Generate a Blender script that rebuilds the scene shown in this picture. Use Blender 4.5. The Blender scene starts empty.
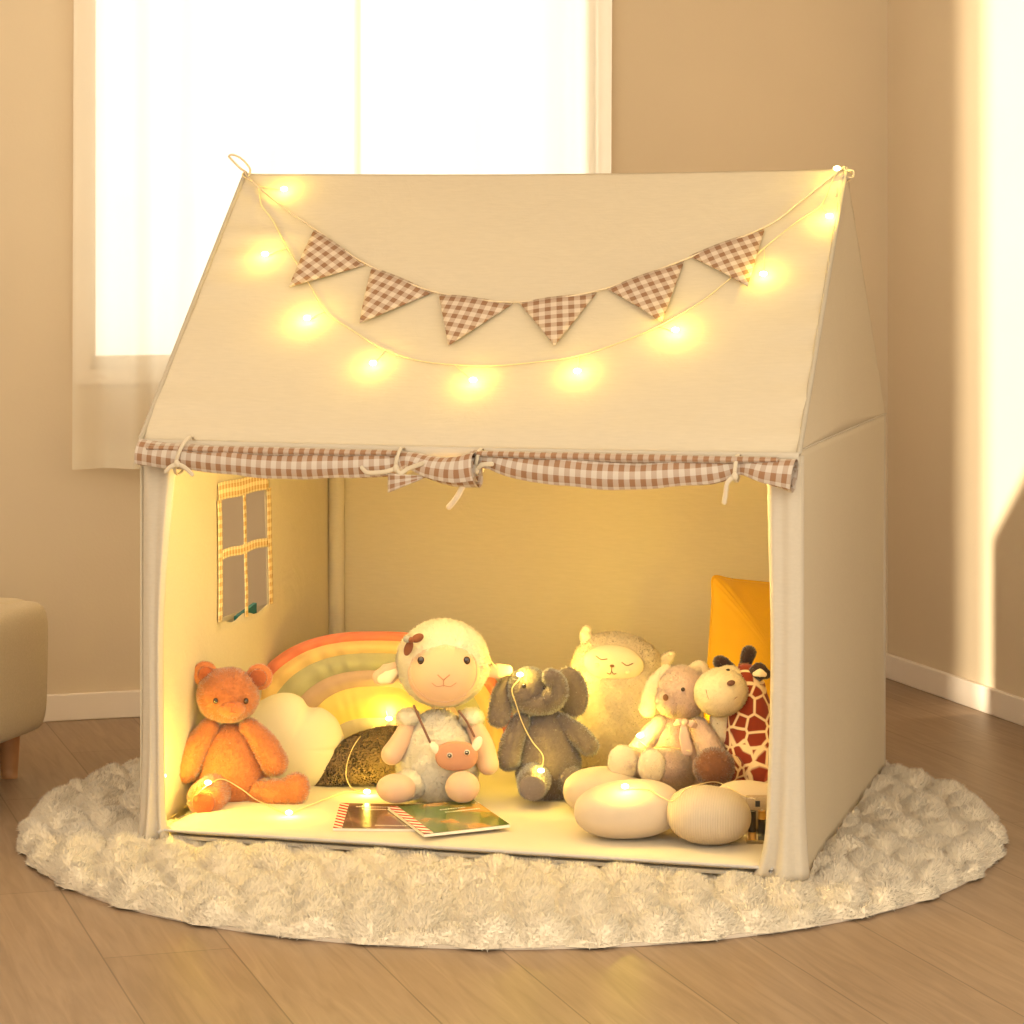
import bpy, bmesh, math, random
import numpy as np
from mathutils import Vector, Matrix
from mathutils.bvhtree import BVHTree

S = bpy.context.scene
COL = S.collection
rng = np.random.default_rng(7)
R = math.radians
FP, HY, CH = 2722.0, 244.0, 1.10          # focal length in pixels, horizon row, camera height

# ------------------------------------------------------------------ camera, light, exposure
cam = bpy.data.objects.new('camera', bpy.data.cameras.new('camera'))
COL.objects.link(cam)
cam.location = (0, 0, CH)
cam.rotation_euler = (R(90), 0, 0)
cam.data.sensor_width = 36
cam.data.lens = FP / 1024 * 36
cam.data.shift_y = -(512 - HY) / 1024
cam.data.clip_start = 0.05
S.camera = cam

S.view_settings.view_transform = 'Standard'
S.view_settings.look = 'None'
S.view_settings.gamma = 1
S.view_settings.use_curve_mapping = False
S.view_settings.exposure = 0.0

w = bpy.data.worlds.new('world'); S.world = w
w.use_nodes = True
w.node_tree.nodes['Background'].inputs[0].default_value = (1.0, 0.90, 0.70, 1)
w.node_tree.nodes['Background'].inputs[1].default_value = 2.6

ROOM_A = R(17.5)                            # the room is turned against the camera
RR_ = Vector((math.cos(ROOM_A), math.sin(ROOM_A), 0))       # along the back wall, to the right
RD_ = Vector((-math.sin(ROOM_A), math.cos(ROOM_A), 0))      # into the room
CORNER = Vector((0.955, 6.915, 0))

def area_light(name, loc, target, sx, sy, power, color):
    l = bpy.data.lights.new(name, 'AREA'); l.shape = 'RECTANGLE'
    l.size = sx; l.size_y = sy; l.energy = power; l.color = color
    o = bpy.data.objects.new(name, l); COL.objects.link(o)
    o.location = loc
    o.rotation_euler = (Vector(target) - Vector(loc)).to_track_quat('-Z', 'Y').to_euler()
    return o
area_light('front_left_fill', (-1.9, 2.3, 1.5), (0.9, 6.2, 0.8), 1.8, 1.5, 18, (1.0, 0.83, 0.60))  # added soft fill from the front left, no window stands here

area_light('right_wall_fill', tuple(CORNER - RR_ * 3.4 - RD_ * 1.5 + Vector((0, 0, 1.9))), tuple(CORNER - RD_ * .9 + Vector((0, 0, 1.0))), 1.3, 1.3, 15, (1.0, 0.86, 0.64))  # added fill lamp that brightens the right wall, not a window
sun = bpy.data.lights.new('sun', 'SUN'); sun.energy = 10.0; sun.angle = R(1.8); sun.color = (1.0, 0.86, 0.62)
so = bpy.data.objects.new('sun', sun); COL.objects.link(so)
sd = (RR_ * math.cos(R(12)) + Vector((0, 0, -math.sin(R(12))))).normalized()
so.rotation_euler = sd.to_track_quat('-Z', 'Y').to_euler()
so.location = (-3, 4, 3)

# ------------------------------------------------------------------ material helpers
def new_mat(name):
    m = bpy.data.materials.new(name); m.use_nodes = True
    nt = m.node_tree
    return m, nt, nt.nodes['Principled BSDF'], nt.nodes['Material Output']
def lnk(nt, a, b): nt.links.new(a, b)
def c4(c): return (c[0], c[1], c[2], 1)
def fabric(name, col, var=0.06, rough=0.95, scale=60, bump=0.25, bscale=900, sheen=0.15, transl=0.0, spec=0.15, weave=True):
    m, nt, p, out = new_mat(name)
    tc = nt.nodes.new('ShaderNodeTexCoord')
    n = nt.nodes.new('ShaderNodeTexNoise'); n.inputs['Scale'].default_value = scale; n.inputs['Detail'].default_value = 4
    lnk(nt, tc.outputs['Object'], n.inputs['Vector'])
    mx = nt.nodes.new('ShaderNodeMix'); mx.data_type = 'RGBA'
    mx.inputs['A'].default_value = c4([x * (1 - var) for x in col]); mx.inputs['B'].default_value = c4([min(1, x * (1 + var)) for x in col])
    lnk(nt, n.outputs['Fac'], mx.inputs['Factor'])
    lnk(nt, mx.outputs['Result'], p.inputs['Base Color'])
    p.inputs['Roughness'].default_value = rough
    p.inputs['Specular IOR Level'].default_value = spec
    p.inputs['Sheen Weight'].default_value = sheen
    p.inputs['Sheen Roughness'].default_value = 0.5
    if bump:
        n2 = nt.nodes.new('ShaderNodeTexNoise'); n2.inputs['Scale'].default_value = bscale
        lnk(nt, tc.outputs['Object'], n2.inputs['Vector'])
        b = nt.nodes.new('ShaderNodeBump'); b.inputs['Strength'].default_value = bump; b.inputs['Distance'].default_value = 0.002
        lnk(nt, n2.outputs['Fac'], b.inputs['Height']); lnk(nt, b.outputs['Normal'], p.inputs['Normal'])
    if transl:
        t = nt.nodes.new('ShaderNodeBsdfTranslucent'); t.inputs[0].default_value = c4(col)
        ms = nt.nodes.new('ShaderNodeMixShader'); ms.inputs[0].default_value = transl
        lnk(nt, p.outputs[0], ms.inputs[1]); lnk(nt, t.outputs[0], ms.inputs[2]); lnk(nt, ms.outputs[0], out.inputs[0])
    return m
def canvas(name, col, transl=0.0):
    """plain woven cotton: crossed fine waves for the weave, large soft creases"""
    m, nt, p, out = new_mat(name)
    tc = nt.nodes.new('ShaderNodeTexCoord')
    mp = nt.nodes.new('ShaderNodeMapping'); mp.inputs['Scale'].default_value = (35, 260, 260)
    lnk(nt, tc.outputs['Object'], mp.inputs['Vector'])
    n = nt.nodes.new('ShaderNodeTexNoise'); n.inputs['Scale'].default_value = 1.0; n.inputs['Detail'].default_value = 3
    lnk(nt, mp.outputs['Vector'], n.inputs['Vector'])
    mx = nt.nodes.new('ShaderNodeMix'); mx.data_type = 'RGBA'
    mx.inputs['A'].default_value = c4([x * .93 for x in col]); mx.inputs['B'].default_value = c4([min(1, x * 1.05) for x in col])
    lnk(nt, n.outputs['Fac'], mx.inputs['Factor']); lnk(nt, mx.outputs['Result'], p.inputs['Base Color'])
    p.inputs['Roughness'].default_value = .95; p.inputs['Specular IOR Level'].default_value = .1
    n3 = nt.nodes.new('ShaderNodeTexNoise'); n3.inputs['Scale'].default_value = 9; n3.inputs['Detail'].default_value = 5
    n3.inputs['Distortion'].default_value = .6
    lnk(nt, tc.outputs['Object'], n3.inputs['Vector'])
    b0 = nt.nodes.new('ShaderNodeBump'); b0.inputs['Strength'].default_value = .16; b0.inputs['Distance'].default_value = .03
    lnk(nt, n3.outputs['Fac'], b0.inputs['Height'])
    b = nt.nodes.new('ShaderNodeBump'); b.inputs['Strength'].default_value = .22; b.inputs['Distance'].default_value = .001
    lnk(nt, n.outputs['Fac'], b.inputs['Height']); lnk(nt, b0.outputs['Normal'], b.inputs['Normal']); lnk(nt, b.outputs['Normal'], p.inputs['Normal'])
    if transl:
        t = nt.nodes.new('ShaderNodeBsdfTranslucent'); t.inputs[0].default_value = c4(col)
        ms = nt.nodes.new('ShaderNodeMixShader'); ms.inputs[0].default_value = transl
        lnk(nt, p.outputs[0], ms.inputs[1]); lnk(nt, t.outputs[0], ms.inputs[2]); lnk(nt, ms.outputs[0], out.inputs[0])
    return m
def plain(name, col, rough=.6, spec=.3, metal=0.0, coat=0.0):
    m, nt, p, out = new_mat(name)
    p.inputs['Base Color'].default_value = c4(col); p.inputs['Roughness'].default_value = rough
    p.inputs['Specular IOR Level'].default_value = spec; p.inputs['Metallic'].default_value = metal
    p.inputs['Coat Weight'].default_value = coat
    return m
def math_node(nt, op, a=None, b=None):
    n = nt.nodes.new('ShaderNodeMath'); n.operation = op
    for i, x in enumerate((a, b)):
        if x is None: continue
        if isinstance(x, (int, float)): n.inputs[i].default_value = x
        else: nt.links.new(x, n.inputs[i])
    return n.outputs[0]
def gingham(name, period=.019, dark=(.30, .165, .095), light=(.55, .475, .41)):
    m, nt, p, out = new_mat(name)
    uv = nt.nodes.new('ShaderNodeUVMap'); sp = nt.nodes.new('ShaderNodeSeparateXYZ'); lnk(nt, uv.outputs[0], sp.inputs[0])
    fs = []
    for k in (0, 1):
        f = math_node(nt, 'MULTIPLY', sp.outputs[k], 1 / period)
        f = math_node(nt, 'FRACT', math_node(nt, 'ADD', f, 500.25))
        fs.append(math_node(nt, 'GREATER_THAN', f, .5))
    s = math_node(nt, 'MULTIPLY', math_node(nt, 'ADD', fs[0], fs[1]), .5)
    cr = nt.nodes.new('ShaderNodeValToRGB'); cr.color_ramp.elements[0].color = c4(light); cr.color_ramp.elements[1].color = c4(dark)
    e = cr.color_ramp.elements.new(.5); e.color = c4([(a * .45 + b * .55) for a, b in zip(dark, light)])
    lnk(nt, s, cr.inputs[0]); lnk(nt, cr.outputs[0], p.inputs['Base Color'])
    p.inputs['Roughness'].default_value = .95; p.inputs['Specular IOR Level'].default_value = .1
    return m
def emit(name, col, strength):
    m, nt, p, out = new_mat(name)
    nt.nodes.remove(p); e = nt.nodes.new('ShaderNodeEmission'); e.inputs[0].default_value = c4(col); e.inputs[1].default_value = strength
    lnk(nt, e.outputs[0], out.inputs[0])
    m.cycles.emission_sampling = 'NONE'
    return m

M = {}
M['wall'] = fabric('wall_paint', (.64, .52, .37), var=.03, scale=5, bump=.12, bscale=160, sheen=0, spec=.2)
M['white_paint'] = plain('white_paint', (.78, .68, .58), .45, .4)
M['ceiling'] = plain('ceiling_paint', (.85, .78, .68), .9)
M['canvas'] = canvas('tent_canvas', (.58, .495, .37))
M['canvas_grey'] = canvas('tent_hem_canvas', (.54, .47, .38))
M['canvas_hem'] = canvas('tent_edge_binding', (.44, .38, .30))
M['gingham'] = gingham('brown_gingham')
M['gingham_flag'] = gingham('brown_gingham_flag', .0215, (.27, .15, .09), (.58, .47, .375))
M['gingham_gold'] = gingham('tan_gingham_ribbon', .016, (.56, .34, .16), (.86, .72, .48))
M['cord'] = fabric('cotton_cord', (.62, .5, .36), bump=0)
M['tie'] = fabric('cotton_tie', (.58, .49, .37), bump=0)
M['mat_cloth'] = fabric('mat_cloth', (.62, .53, .38), var=.03, scale=20, bscale=700)
M['piping'] = fabric('grey_piping', (.45, .42, .42), bump=0)
M['rug_fur'] = fabric('rug_fur', (.88, .75, .575), var=.06, scale=25, bump=0, sheen=.3)
M['rug_base'] = fabric('rug_backing', (.6, .5, .4), bump=0)
M['bear'] = fabric('orange_plush', (.56, .19, .07), var=.28, scale=160, bump=0, sheen=.5)
M['bear_inner'] = fabric('dark_orange_plush', (.42, .11, .04), var=.2, scale=160, bump=0, sheen=.4)
M['dark_thread'] = plain('dark_thread', (.09, .035, .02), .5)
M['eye'] = plain('black_eye', (.03, .012, .008), .12, .6, coat=.5)
M['eye_white'] = plain('eye_white', (.9, .85, .75), .3)
M['wool'] = fabric('cream_wool', (.80, .70, .53), var=.08, scale=150, bump=0, sheen=.3)
M['face'] = fabric('peach_face_plush', (.66, .43, .27), var=.03, scale=30, bump=.15, bscale=1500, sheen=.4)
M['limb'] = fabric('peach_limb_plush', (.64, .42, .29), var=.04, scale=50, bump=.2, bscale=1200, sheen=.3)
M['ear_pink'] = fabric('pink_inner_ear', (.86, .50, .34), var=.04, bump=0)
M['brown_leather'] = fabric('brown_felt', (.20, .07, .035), bump=0)
M['grey_felt'] = fabric('grey_felt', (.32, .30, .26), bump=0)
M['bag'] = fabric('rosy_brown_felt', (.52, .25, .15), var=.08, bump=.2)
M['strap'] = plain('dark_strap', (.16, .07, .05), .6)
M['ele'] = fabric('grey_plush', (.20, .15, .125), var=.22, scale=160, bump=0, sheen=.7)
M['ele_foot'] = fabric('pale_grey_plush', (.24, .185, .155), var=.14, scale=160, bump=0, sheen=.6)
M['alpaca'] = fabric('beige_boucle', (.86, .70, .50), var=.10, scale=110, bump=.9, bscale=260, sheen=.3)
M['alpaca_face'] = fabric('alpaca_face_plush', (.74, .62, .45), var=.03, bump=.1)
M['thread'] = plain('brown_thread', (.22, .10, .05), .7)
M['cheek'] = fabric('cheek_plush', (.84, .62, .46), bump=0)
M['bunny'] = fabric('rosy_beige_plush', (.72, .50, .38), var=.12, scale=150, bump=0, sheen=.5)
M['bunny_sole_lit'] = fabric('cream_sole_and_lit_plush', (.86, .69, .46), var=.06, scale=120, bump=0, sheen=.4)  # cream of the soles; also paints bulb light into an ear and arm
M['bow'] = fabric('satin_ribbon', (.74, .52, .40), rough=.5, bump=0)
M['giraffe_cream'] = fabric('giraffe_cream_plush', (.88, .71, .46), var=.04, scale=80, bump=.2, sheen=.3)
M['hoof'] = fabric('brown_hoof_plush', (.26, .105, .05), var=.2, scale=120, bump=0, sheen=.5)
M['horn'] = fabric('dark_brown_plush', (.055, .028, .022), var=.2, bump=0, sheen=.4)
M['mustard'] = fabric('mustard_cloth', (.58, .31, .02), var=.05, scale=40, bscale=500)
M['brown_dome'] = fabric('brown_boucle', (.25, .16, .07), var=.45, scale=170, bump=0, sheen=.25)
M['cloud'] = fabric('cloud_plush', (.66, .57, .38), var=.03, scale=25, bump=.1)
M['coral'] = fabric('coral_velour', (.72, .21, .11), var=.05, bump=.1)
M['r_yellow'] = fabric('honey_velour', (.72, .49, .19), var=.05, bump=.1)
M['r_sage'] = fabric('sage_velour', (.42, .39, .22), var=.05, bump=.1)
M['r_taupe'] = fabric('taupe_velour', (.50, .34, .23), var=.05, bump=.1)
M['r_lemon'] = fabric('lemon_velour', (.76, .58, .17), var=.04, bump=.1)
M['r_grey'] = fabric('grey_taupe_velour', (.45, .37, .27), var=.05, bump=.1)
M['stone'] = fabric('stone_knit', (.59, .47, .345), var=.05, scale=40, bscale=900, bump=.3)
M['sofa'] = fabric('oat_linen', (.54, .42, .25), var=.14, scale=260, bump=.5, bscale=500)
M['wood_leg'] = fabric('oak_leg', (.42, .20, .08), var=.12, scale=30, bump=0, rough=.5, sheen=0, spec=.4)
M['pole'] = plain('white_tube', (.8, .72, .6), .5)
M['wire'] = plain('clear_wire', (.80, .62, .32), .35, .5)
M['bulb'] = emit('bulb_glow', (1.0, .84, .38), 14)
M['teal'] = plain('teal_cover', (.03, .15, .14), .6)
M['green'] = plain('olive_cover', (.12, .14, .04), .6)
M['paper'] = plain('page_paper', (.8, .72, .6), .7)

def ribbed(name, col):
    m, nt, p, out = new_mat(name)
    p.inputs['Base Color'].default_value = c4(col); p.inputs['Roughness'].default_value = .95; p.inputs['Specular IOR Level'].default_value = .1
    tc = nt.nodes.new('ShaderNodeTexCoord'); wv = nt.nodes.new('ShaderNodeTexWave'); wv.inputs['Scale'].default_value = 110
    wv.inputs['Distortion'].default_value = .4
    lnk(nt, tc.outputs['Object'], wv.inputs['Vector'])
    mx = nt.nodes.new('ShaderNodeMix'); mx.data_type = 'RGBA'
    mx.inputs['A'].default_value = c4([x * .93 for x in col]); mx.inputs['B'].default_value = c4([x * 1.06 for x in col])
    lnk(nt, wv.outputs['Fac'], mx.inputs['Factor']); lnk(nt, mx.outputs['Result'], p.inputs['Base Color'])
    b = nt.nodes.new('ShaderNodeBump'); b.inputs['Strength'].default_value = .5; b.inputs['Distance'].default_value = .002
    lnk(nt, wv.outputs['Fac'], b.inputs['Height']); lnk(nt, b.outputs['Normal'], p.inputs['Normal'])
    return m
M['rib'] = ribbed('ribbed_knit', (.58, .465, .34))

def giraffe_mat():
    m, nt, p, out = new_mat('giraffe_patches')
    tc = nt.nodes.new('ShaderNodeTexCoord')
    v = nt.nodes.new('ShaderNodeTexVoronoi'); v.feature = 'DISTANCE_TO_EDGE'; v.inputs['Scale'].default_value = 33; v.inputs['Randomness'].default_value = .75
    lnk(nt, tc.outputs['Object'], v.inputs['Vector'])
    cr = nt.nodes.new('ShaderNodeValToRGB'); cr.color_ramp.elements[0].position = .05; cr.color_ramp.elements[1].position = .10
    cr.color_ramp.elements[0].color = (.84, .62, .36, 1); cr.color_ramp.elements[1].color = (.24, .035, .015, 1)
    lnk(nt, v.outputs['Distance'], cr.inputs[0]); lnk(nt, cr.outputs[0], p.inputs['Base Color'])
    p.inputs['Roughness'].default_value = .9; p.inputs['Sheen Weight'].default_value = .2; p.inputs['Specular IOR Level'].default_value = .1
    return m
M['giraffe'] = giraffe_mat()

def floor_mat():
    m, nt, p, out = new_mat('oak_planks')
    tc = nt.nodes.new('ShaderNodeTexCoord')
    mp = nt.nodes.new('ShaderNodeMapping'); mp.inputs['Rotation'].default_value = (0, 0, -(ROOM_A + R(90)))
    mp.inputs['Location'].default_value = (.35, .06, 0)
    lnk(nt, tc.outputs['Object'], mp.inputs['Vector'])
    br = nt.nodes.new('ShaderNodeTexBrick')
    br.inputs['Scale'].default_value = 1; br.inputs['Brick Width'].default_value = 1.25; br.inputs['Row Height'].default_value = .2
    br.inputs['Mortar Size'].default_value = .0016; br.inputs['Mortar Smooth'].default_value = .3
    br.offset = .37; br.offset_frequency = 2
    br.inputs['Color1'].default_value = (.27, .18, .112, 1); br.inputs['Color2'].default_value = (.315, .213, .135, 1); br.inputs['Mortar'].default_value = (.17, .11, .065, 1)
    lnk(nt, mp.outputs[0], br.inputs['Vector'])
    mp2 = nt.nodes.new('ShaderNodeMapping'); mp2.inputs['Scale'].default_value = (3, 40, 1)
    lnk(nt, mp.outputs[0], mp2.inputs['Vector'])
    n = nt.nodes.new('ShaderNodeTexNoise'); n.inputs['Scale'].default_value = 1.3; n.inputs['Detail'].default_value = 8; n.inputs['Distortion'].default_value = 1.2
    lnk(nt, mp2.outputs[0], n.inputs['Vector'])
    cr = nt.nodes.new('ShaderNodeValToRGB'); cr.color_ramp.elements[0].position = .3; cr.color_ramp.elements[0].color = (.80, .78, .76, 1)
    cr.color_ramp.elements[1].position = .7; cr.color_ramp.elements[1].color = (1.08, 1.08, 1.08, 1)
    lnk(nt, n.outputs['Fac'], cr.inputs[0])
    mx = nt.nodes.new('ShaderNodeMix'); mx.data_type = 'RGBA'; mx.blend_type = 'MULTIPLY'; mx.inputs['Factor'].default_value = 1
    lnk(nt, br.outputs['Color'], mx.inputs['A']); lnk(nt, cr.outputs[0], mx.inputs['B']); lnk(nt, mx.outputs['Result'], p.inputs['Base Color'])
    p.inputs['Roughness'].default_value = .42; p.inputs['Specular IOR Level'].default_value = .4
    b = nt.nodes.new('ShaderNodeBump'); b.inputs['Strength'].default_value = .12; b.inputs['Distance'].default_value = .002
    lnk(nt, n.outputs['Fac'], b.inputs['Height']); lnk(nt, b.outputs['Normal'], p.inputs['Normal'])
    return m
M['floor'] = floor_mat()

def sheer_mat():
    m, nt, p, out = new_mat('sheer_curtain')
    nt.nodes.remove(p)
    d = nt.nodes.new('ShaderNodeBsdfDiffuse'); d.inputs[0].default_value = (.92, .86, .74, 1)
    t = nt.nodes.new('ShaderNodeBsdfTranslucent'); t.inputs[0].default_value = (.95, .90, .80, 1)
    tr = nt.nodes.new('ShaderNodeBsdfTransparent')
    a = nt.nodes.new('ShaderNodeMixShader'); a.inputs[0].default_value = .5
    b = nt.nodes.new('ShaderNodeMixShader'); b.inputs[0].default_value = .30
    lnk(nt, d.outputs[0], a.inputs[1]); lnk(nt, t.outputs[0], a.inputs[2])
    lnk(nt, a.outputs[0], b.inputs[1]); lnk(nt, tr.outputs[0], b.inputs[2]); lnk(nt, b.outputs[0], out.inputs[0])
    return m
M['sheer'] = sheer_mat()
def glass_mat(name, tint=(1, 1, 1), refl=.08):
    m, nt, p, out = new_mat(name)
    nt.nodes.remove(p)
    tr = nt.nodes.new('ShaderNodeBsdfTransparent'); tr.inputs[0].default_value = c4(tint)
    g = nt.nodes.new('ShaderNodeBsdfGlossy'); g.inputs['Roughness'].default_value = .02
    b = nt.nodes.new('ShaderNodeMixShader'); b.inputs[0].default_value = refl
    lnk(nt, tr.outputs[0], b.inputs[1]); lnk(nt, g.outputs[0], b.inputs[2]); lnk(nt, b.outputs[0], out.inputs[0])
    return m
M['glass'] = glass_mat('window_glass')
M['clear'] = glass_mat('clear_plastic', (.93, .90, .84), .10)

# ------------------------------------------------------------------ mesh helpers
def thing(name, label, cat, loc=(0, 0, 0), rz=0, group=None):
    o = bpy.data.objects.new(name, None); COL.objects.link(o)
    o.location = loc; o.rotation_euler = (0, 0, rz); o.empty_display_size = .05
    o['label'] = label; o['category'] = cat
    if group: o['group'] = group
    return o
def tag(o, label, cat, group=None, kind=None):
    o['label'] = label; o['category'] = cat
    if group: o['group'] = group
    if kind: o['kind'] = kind
    return o

class Mesh:
    def __init__(s): s.V = []; s.F = []; s.UV = []; s.MI = []; s.n = 0
    def add(s, V, F, UV=None, mi=0):
        V = np.asarray(V, float).reshape(-1, 3)
        s.V.append(V); F = [tuple(int(i) + s.n for i in f) for f in F]
        s.F += F; s.MI += [mi] * len(F)
        s.UV.append(np.zeros((len(V), 2)) if UV is None else np.asarray(UV, float).reshape(-1, 2))
        s.n += len(V); return s
    def verts(s): return np.concatenate(s.V)
    def uv(s): return np.concatenate(s.UV)

def vnormals(V, T):
    a, b, c = V[T[:, 0]], V[T[:, 1]], V[T[:, 2]]
    fn = np.cross(b - a, c - a); N = np.zeros_like(V)
    for k in range(3): np.add.at(N, T[:, k], fn)
    L = np.linalg.norm(N, axis=1, keepdims=True); L[L < 1e-14] = 1
    return N / L, fn
def tris(F):
    out = []
    for f in F:
        for k in range(1, len(f) - 1): out.append((f[0], f[k], f[k + 1]))
    return np.array(out, int)

def build(name, m, mats, parent=None, fur=None, solid=0, smooth=True):
    """fur = (count per m2, length, width, spread, sag)"""
    V = m.verts(); UV = m.uv(); F = m.F; MI = list(m.MI)
    normals = None
    if not isinstance(mats, (list, tuple)): mats = [mats]
    if fur:
        T = tris(F); N, fn = vnormals(V, T)
        ar = np.linalg.norm(fn, axis=1) * .5; tot = ar.sum()
        cnt = int(min(fur[0] * tot, 660000)); 
        ti = rng.choice(len(T), cnt, p=ar / tot)
        if len(fur) > 5:
            ti = ti[fur[5](V[T[ti, 0]])]; cnt = len(ti)
        r1 = np.sqrt(rng.random(cnt)); r2 = rng.random(cnt)
        w_ = np.stack([1 - r1, r1 * (1 - r2), r1 * r2], 1)
        P = (V[T[ti]] * w_[:, :, None]).sum(1); NN = (N[T[ti]] * w_[:, :, None]).sum(1)
        NN /= np.maximum(np.linalg.norm(NN, axis=1, keepdims=True), 1e-9)
        U2 = (UV[T[ti]] * w_[:, :, None]).sum(1)
        L, W, sp, sag = fur[1], fur[2], fur[3], fur[4]
        ph = P * (1 / .012)
        flow = np.stack([np.sin(ph[:, 1] + 1.7 * np.sin(ph[:, 2])), np.sin(ph[:, 2] * 1.1 + ph[:, 0]), np.sin(ph[:, 0] * .9 + 2 + ph[:, 1])], 1)
        D = NN + rng.normal(size=P.shape) * sp + flow * sp * .6 + np.array([0, 0, -sag])
        D /= np.linalg.norm(D, axis=1, keepdims=True)
        D = D + NN * .15
        sd_ = np.cross(D, rng.normal(size=P.shape)); sd_ /= np.maximum(np.linalg.norm(sd_, axis=1, keepdims=True), 1e-9)
        ll = L * (0.5 + rng.random((cnt, 1)) * .7)
        base = P - NN * L * .12
        e2_ = np.cross(D, sd_); e2_ /= np.maximum(np.linalg.norm(e2_, axis=1, keepdims=True), 1e-9)
        A = base + sd_ * W * .5; B = base + (-.5 * sd_ + .866 * e2_) * W * .5; B2 = base + (-.5 * sd_ - .866 * e2_) * W * .5; C = base + D * ll
        n0 = len(V)
        BV = np.stack([A, B, B2, C], 1).reshape(-1, 3)
        BN = NN + rng.normal(size=NN.shape) * .30; BN /= np.linalg.norm(BN, axis=1, keepdims=True)
        V2 = np.concatenate([V, BV]); normals = np.concatenate([N, np.repeat(BN, 4, 0)])
        UV = np.concatenate([UV, np.repeat(U2, 4, 0)])
        q4 = np.arange(cnt)[:, None] * 4 + n0
        bf = np.concatenate([q4 + [0, 1, 3], q4 + [1, 2, 3], q4 + [2, 0, 3]])
        tmi = np.array([0] * len(T)); 
        if max(MI) > 0:
            k = 0; tm = []
            for f, q in zip(F, MI): tm += [q] * (len(f) - 2)
            tmi = np.array(tm)
        F = [tuple(f) for f in F] + bf.tolist(); MI = MI + np.tile(tmi[ti], 3).tolist() if max(MI) else MI + [0] * len(bf); V = V2
    me = bpy.data.meshes.new(name)
    lens = np.array([len(f) for f in F], np.int32); loops = np.fromiter((i for f in F for i in f), np.int32)
    me.vertices.add(len(V)); me.vertices.foreach_set('co', V.astype(np.float32).ravel())
    me.loops.add(len(loops)); me.loops.foreach_set('vertex_index', loops)
    me.polygons.add(len(F)); me.polygons.foreach_set('loop_start', np.concatenate([[0], np.cumsum(lens)[:-1]]).astype(np.int32))
    me.polygons.foreach_set('material_index', np.array(MI, np.int32))
    me.polygons.foreach_set('use_smooth', np.full(len(F), smooth))
    for mt in mats: me.materials.append(mt)
    ul = me.uv_layers.new(name='UVMap'); ul.data.foreach_set('uv', UV[loops].astype(np.float32).ravel())
    me.update(calc_edges=True); me.validate()
    if normals is not None:
        me.normals_split_custom_set_from_vertices(normals.astype(np.float32).tolist())
    o = bpy.data.objects.new(name, me); COL.objects.link(o)
    if parent is not None: o.parent = parent
    if solid:
        md = o.modifiers.new('thickness', 'SOLIDIFY'); md.thickness = solid; md.offset = 0
    return o

def grid_faces(na, nb, closed=False, off=0):
    F = []
    for i in range(na - 1):
        for j in range(nb if closed else nb - 1):
            k = (j + 1) % nb
            F.append((off + i * nb + j, off + i * nb + k, off + (i + 1) * nb + k, off + (i + 1) * nb + j))
    return F
def surf(fn, na, nb, uvf=None):
    a, b = np.meshgrid(np.linspace(0, 1, na), np.linspace(0, 1, nb), indexing='ij')
    P = fn(a.ravel(), b.ravel()); V = np.stack([np.broadcast_to(p, a.size) for p in P], 1)
    UV = None if uvf is None else np.stack(uvf(a.ravel(), b.ravel()), 1)
    return V, grid_faces(na, nb), UV
def box(lo, hi):
    x0, y0, z0 = lo; x1, y1, z1 = hi
    V = [(x0, y0, z0), (x1, y0, z0), (x1, y1, z0), (x0, y1, z0), (x0, y0, z1), (x1, y0, z1), (x1, y1, z1), (x0, y1, z1)]
    F = [(0, 3, 2, 1), (4, 5, 6, 7), (0, 1, 5, 4), (1, 2, 6, 5), (2, 3, 7, 6), (3, 0, 4, 7)]
    return V, F
def boxobj(name, lo, hi, mat, parent=None, bev=0):
    m = Mesh().add(*box(lo, hi)); o = build(name, m, mat, parent, smooth=False)
    if bev:
        b = o.modifiers.new('bevel', 'BEVEL'); b.width = bev; b.segments = 3
    return o
def ellipsoid(c, r, rot=None, nu=24, nv=36, e=1.0, noise=0.0, nf=40, pear=0.0):
    th = np.linspace(1e-3, np.pi - 1e-3, nu); ph = np.linspace(0, 2 * np.pi, nv, endpoint=False)
    T, Pp = np.meshgrid(th, ph, indexing='ij')
    def pw(x): return np.sign(x) * np.abs(x) ** e
    X = pw(np.sin(T)) * pw(np.cos(Pp)); Y = pw(np.sin(T)) * pw(np.sin(Pp)); Z = pw(np.cos(T))
    k = 1 - pear * Z
    V = np.stack([X * k * r[0], Y * k * r[1], Z * r[2]], -1).reshape(-1, 3)
    if noise:
        d = V / (np.linalg.norm(V, axis=1, keepdims=True) + 1e-9)
        q = np.sin(V[:, 0] * nf * 2.1 + 1) * np.sin(V[:, 1] * nf * 1.7 + 2) * np.sin(V[:, 2] * nf * 1.9 + .5) + .5 * np.sin(V[:, 0] * nf * 4.1 + V[:, 2] * nf * 3.3)
        V = V + d * (q * noise)[:, None]
    if rot is not None: V = V @ np.array(rot).T
    V = V + np.array(c)
    F = [f[::-1] for f in grid_faces(nu, nv, True)]
    return V, F
def rot(ax=0, ay=0, az=0):
    return np.array((Matrix.Rotation(R(az), 3, 'Z') @ Matrix.Rotation(R(ay), 3, 'Y') @ Matrix.Rotation(R(ax), 3, 'X')))
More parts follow.
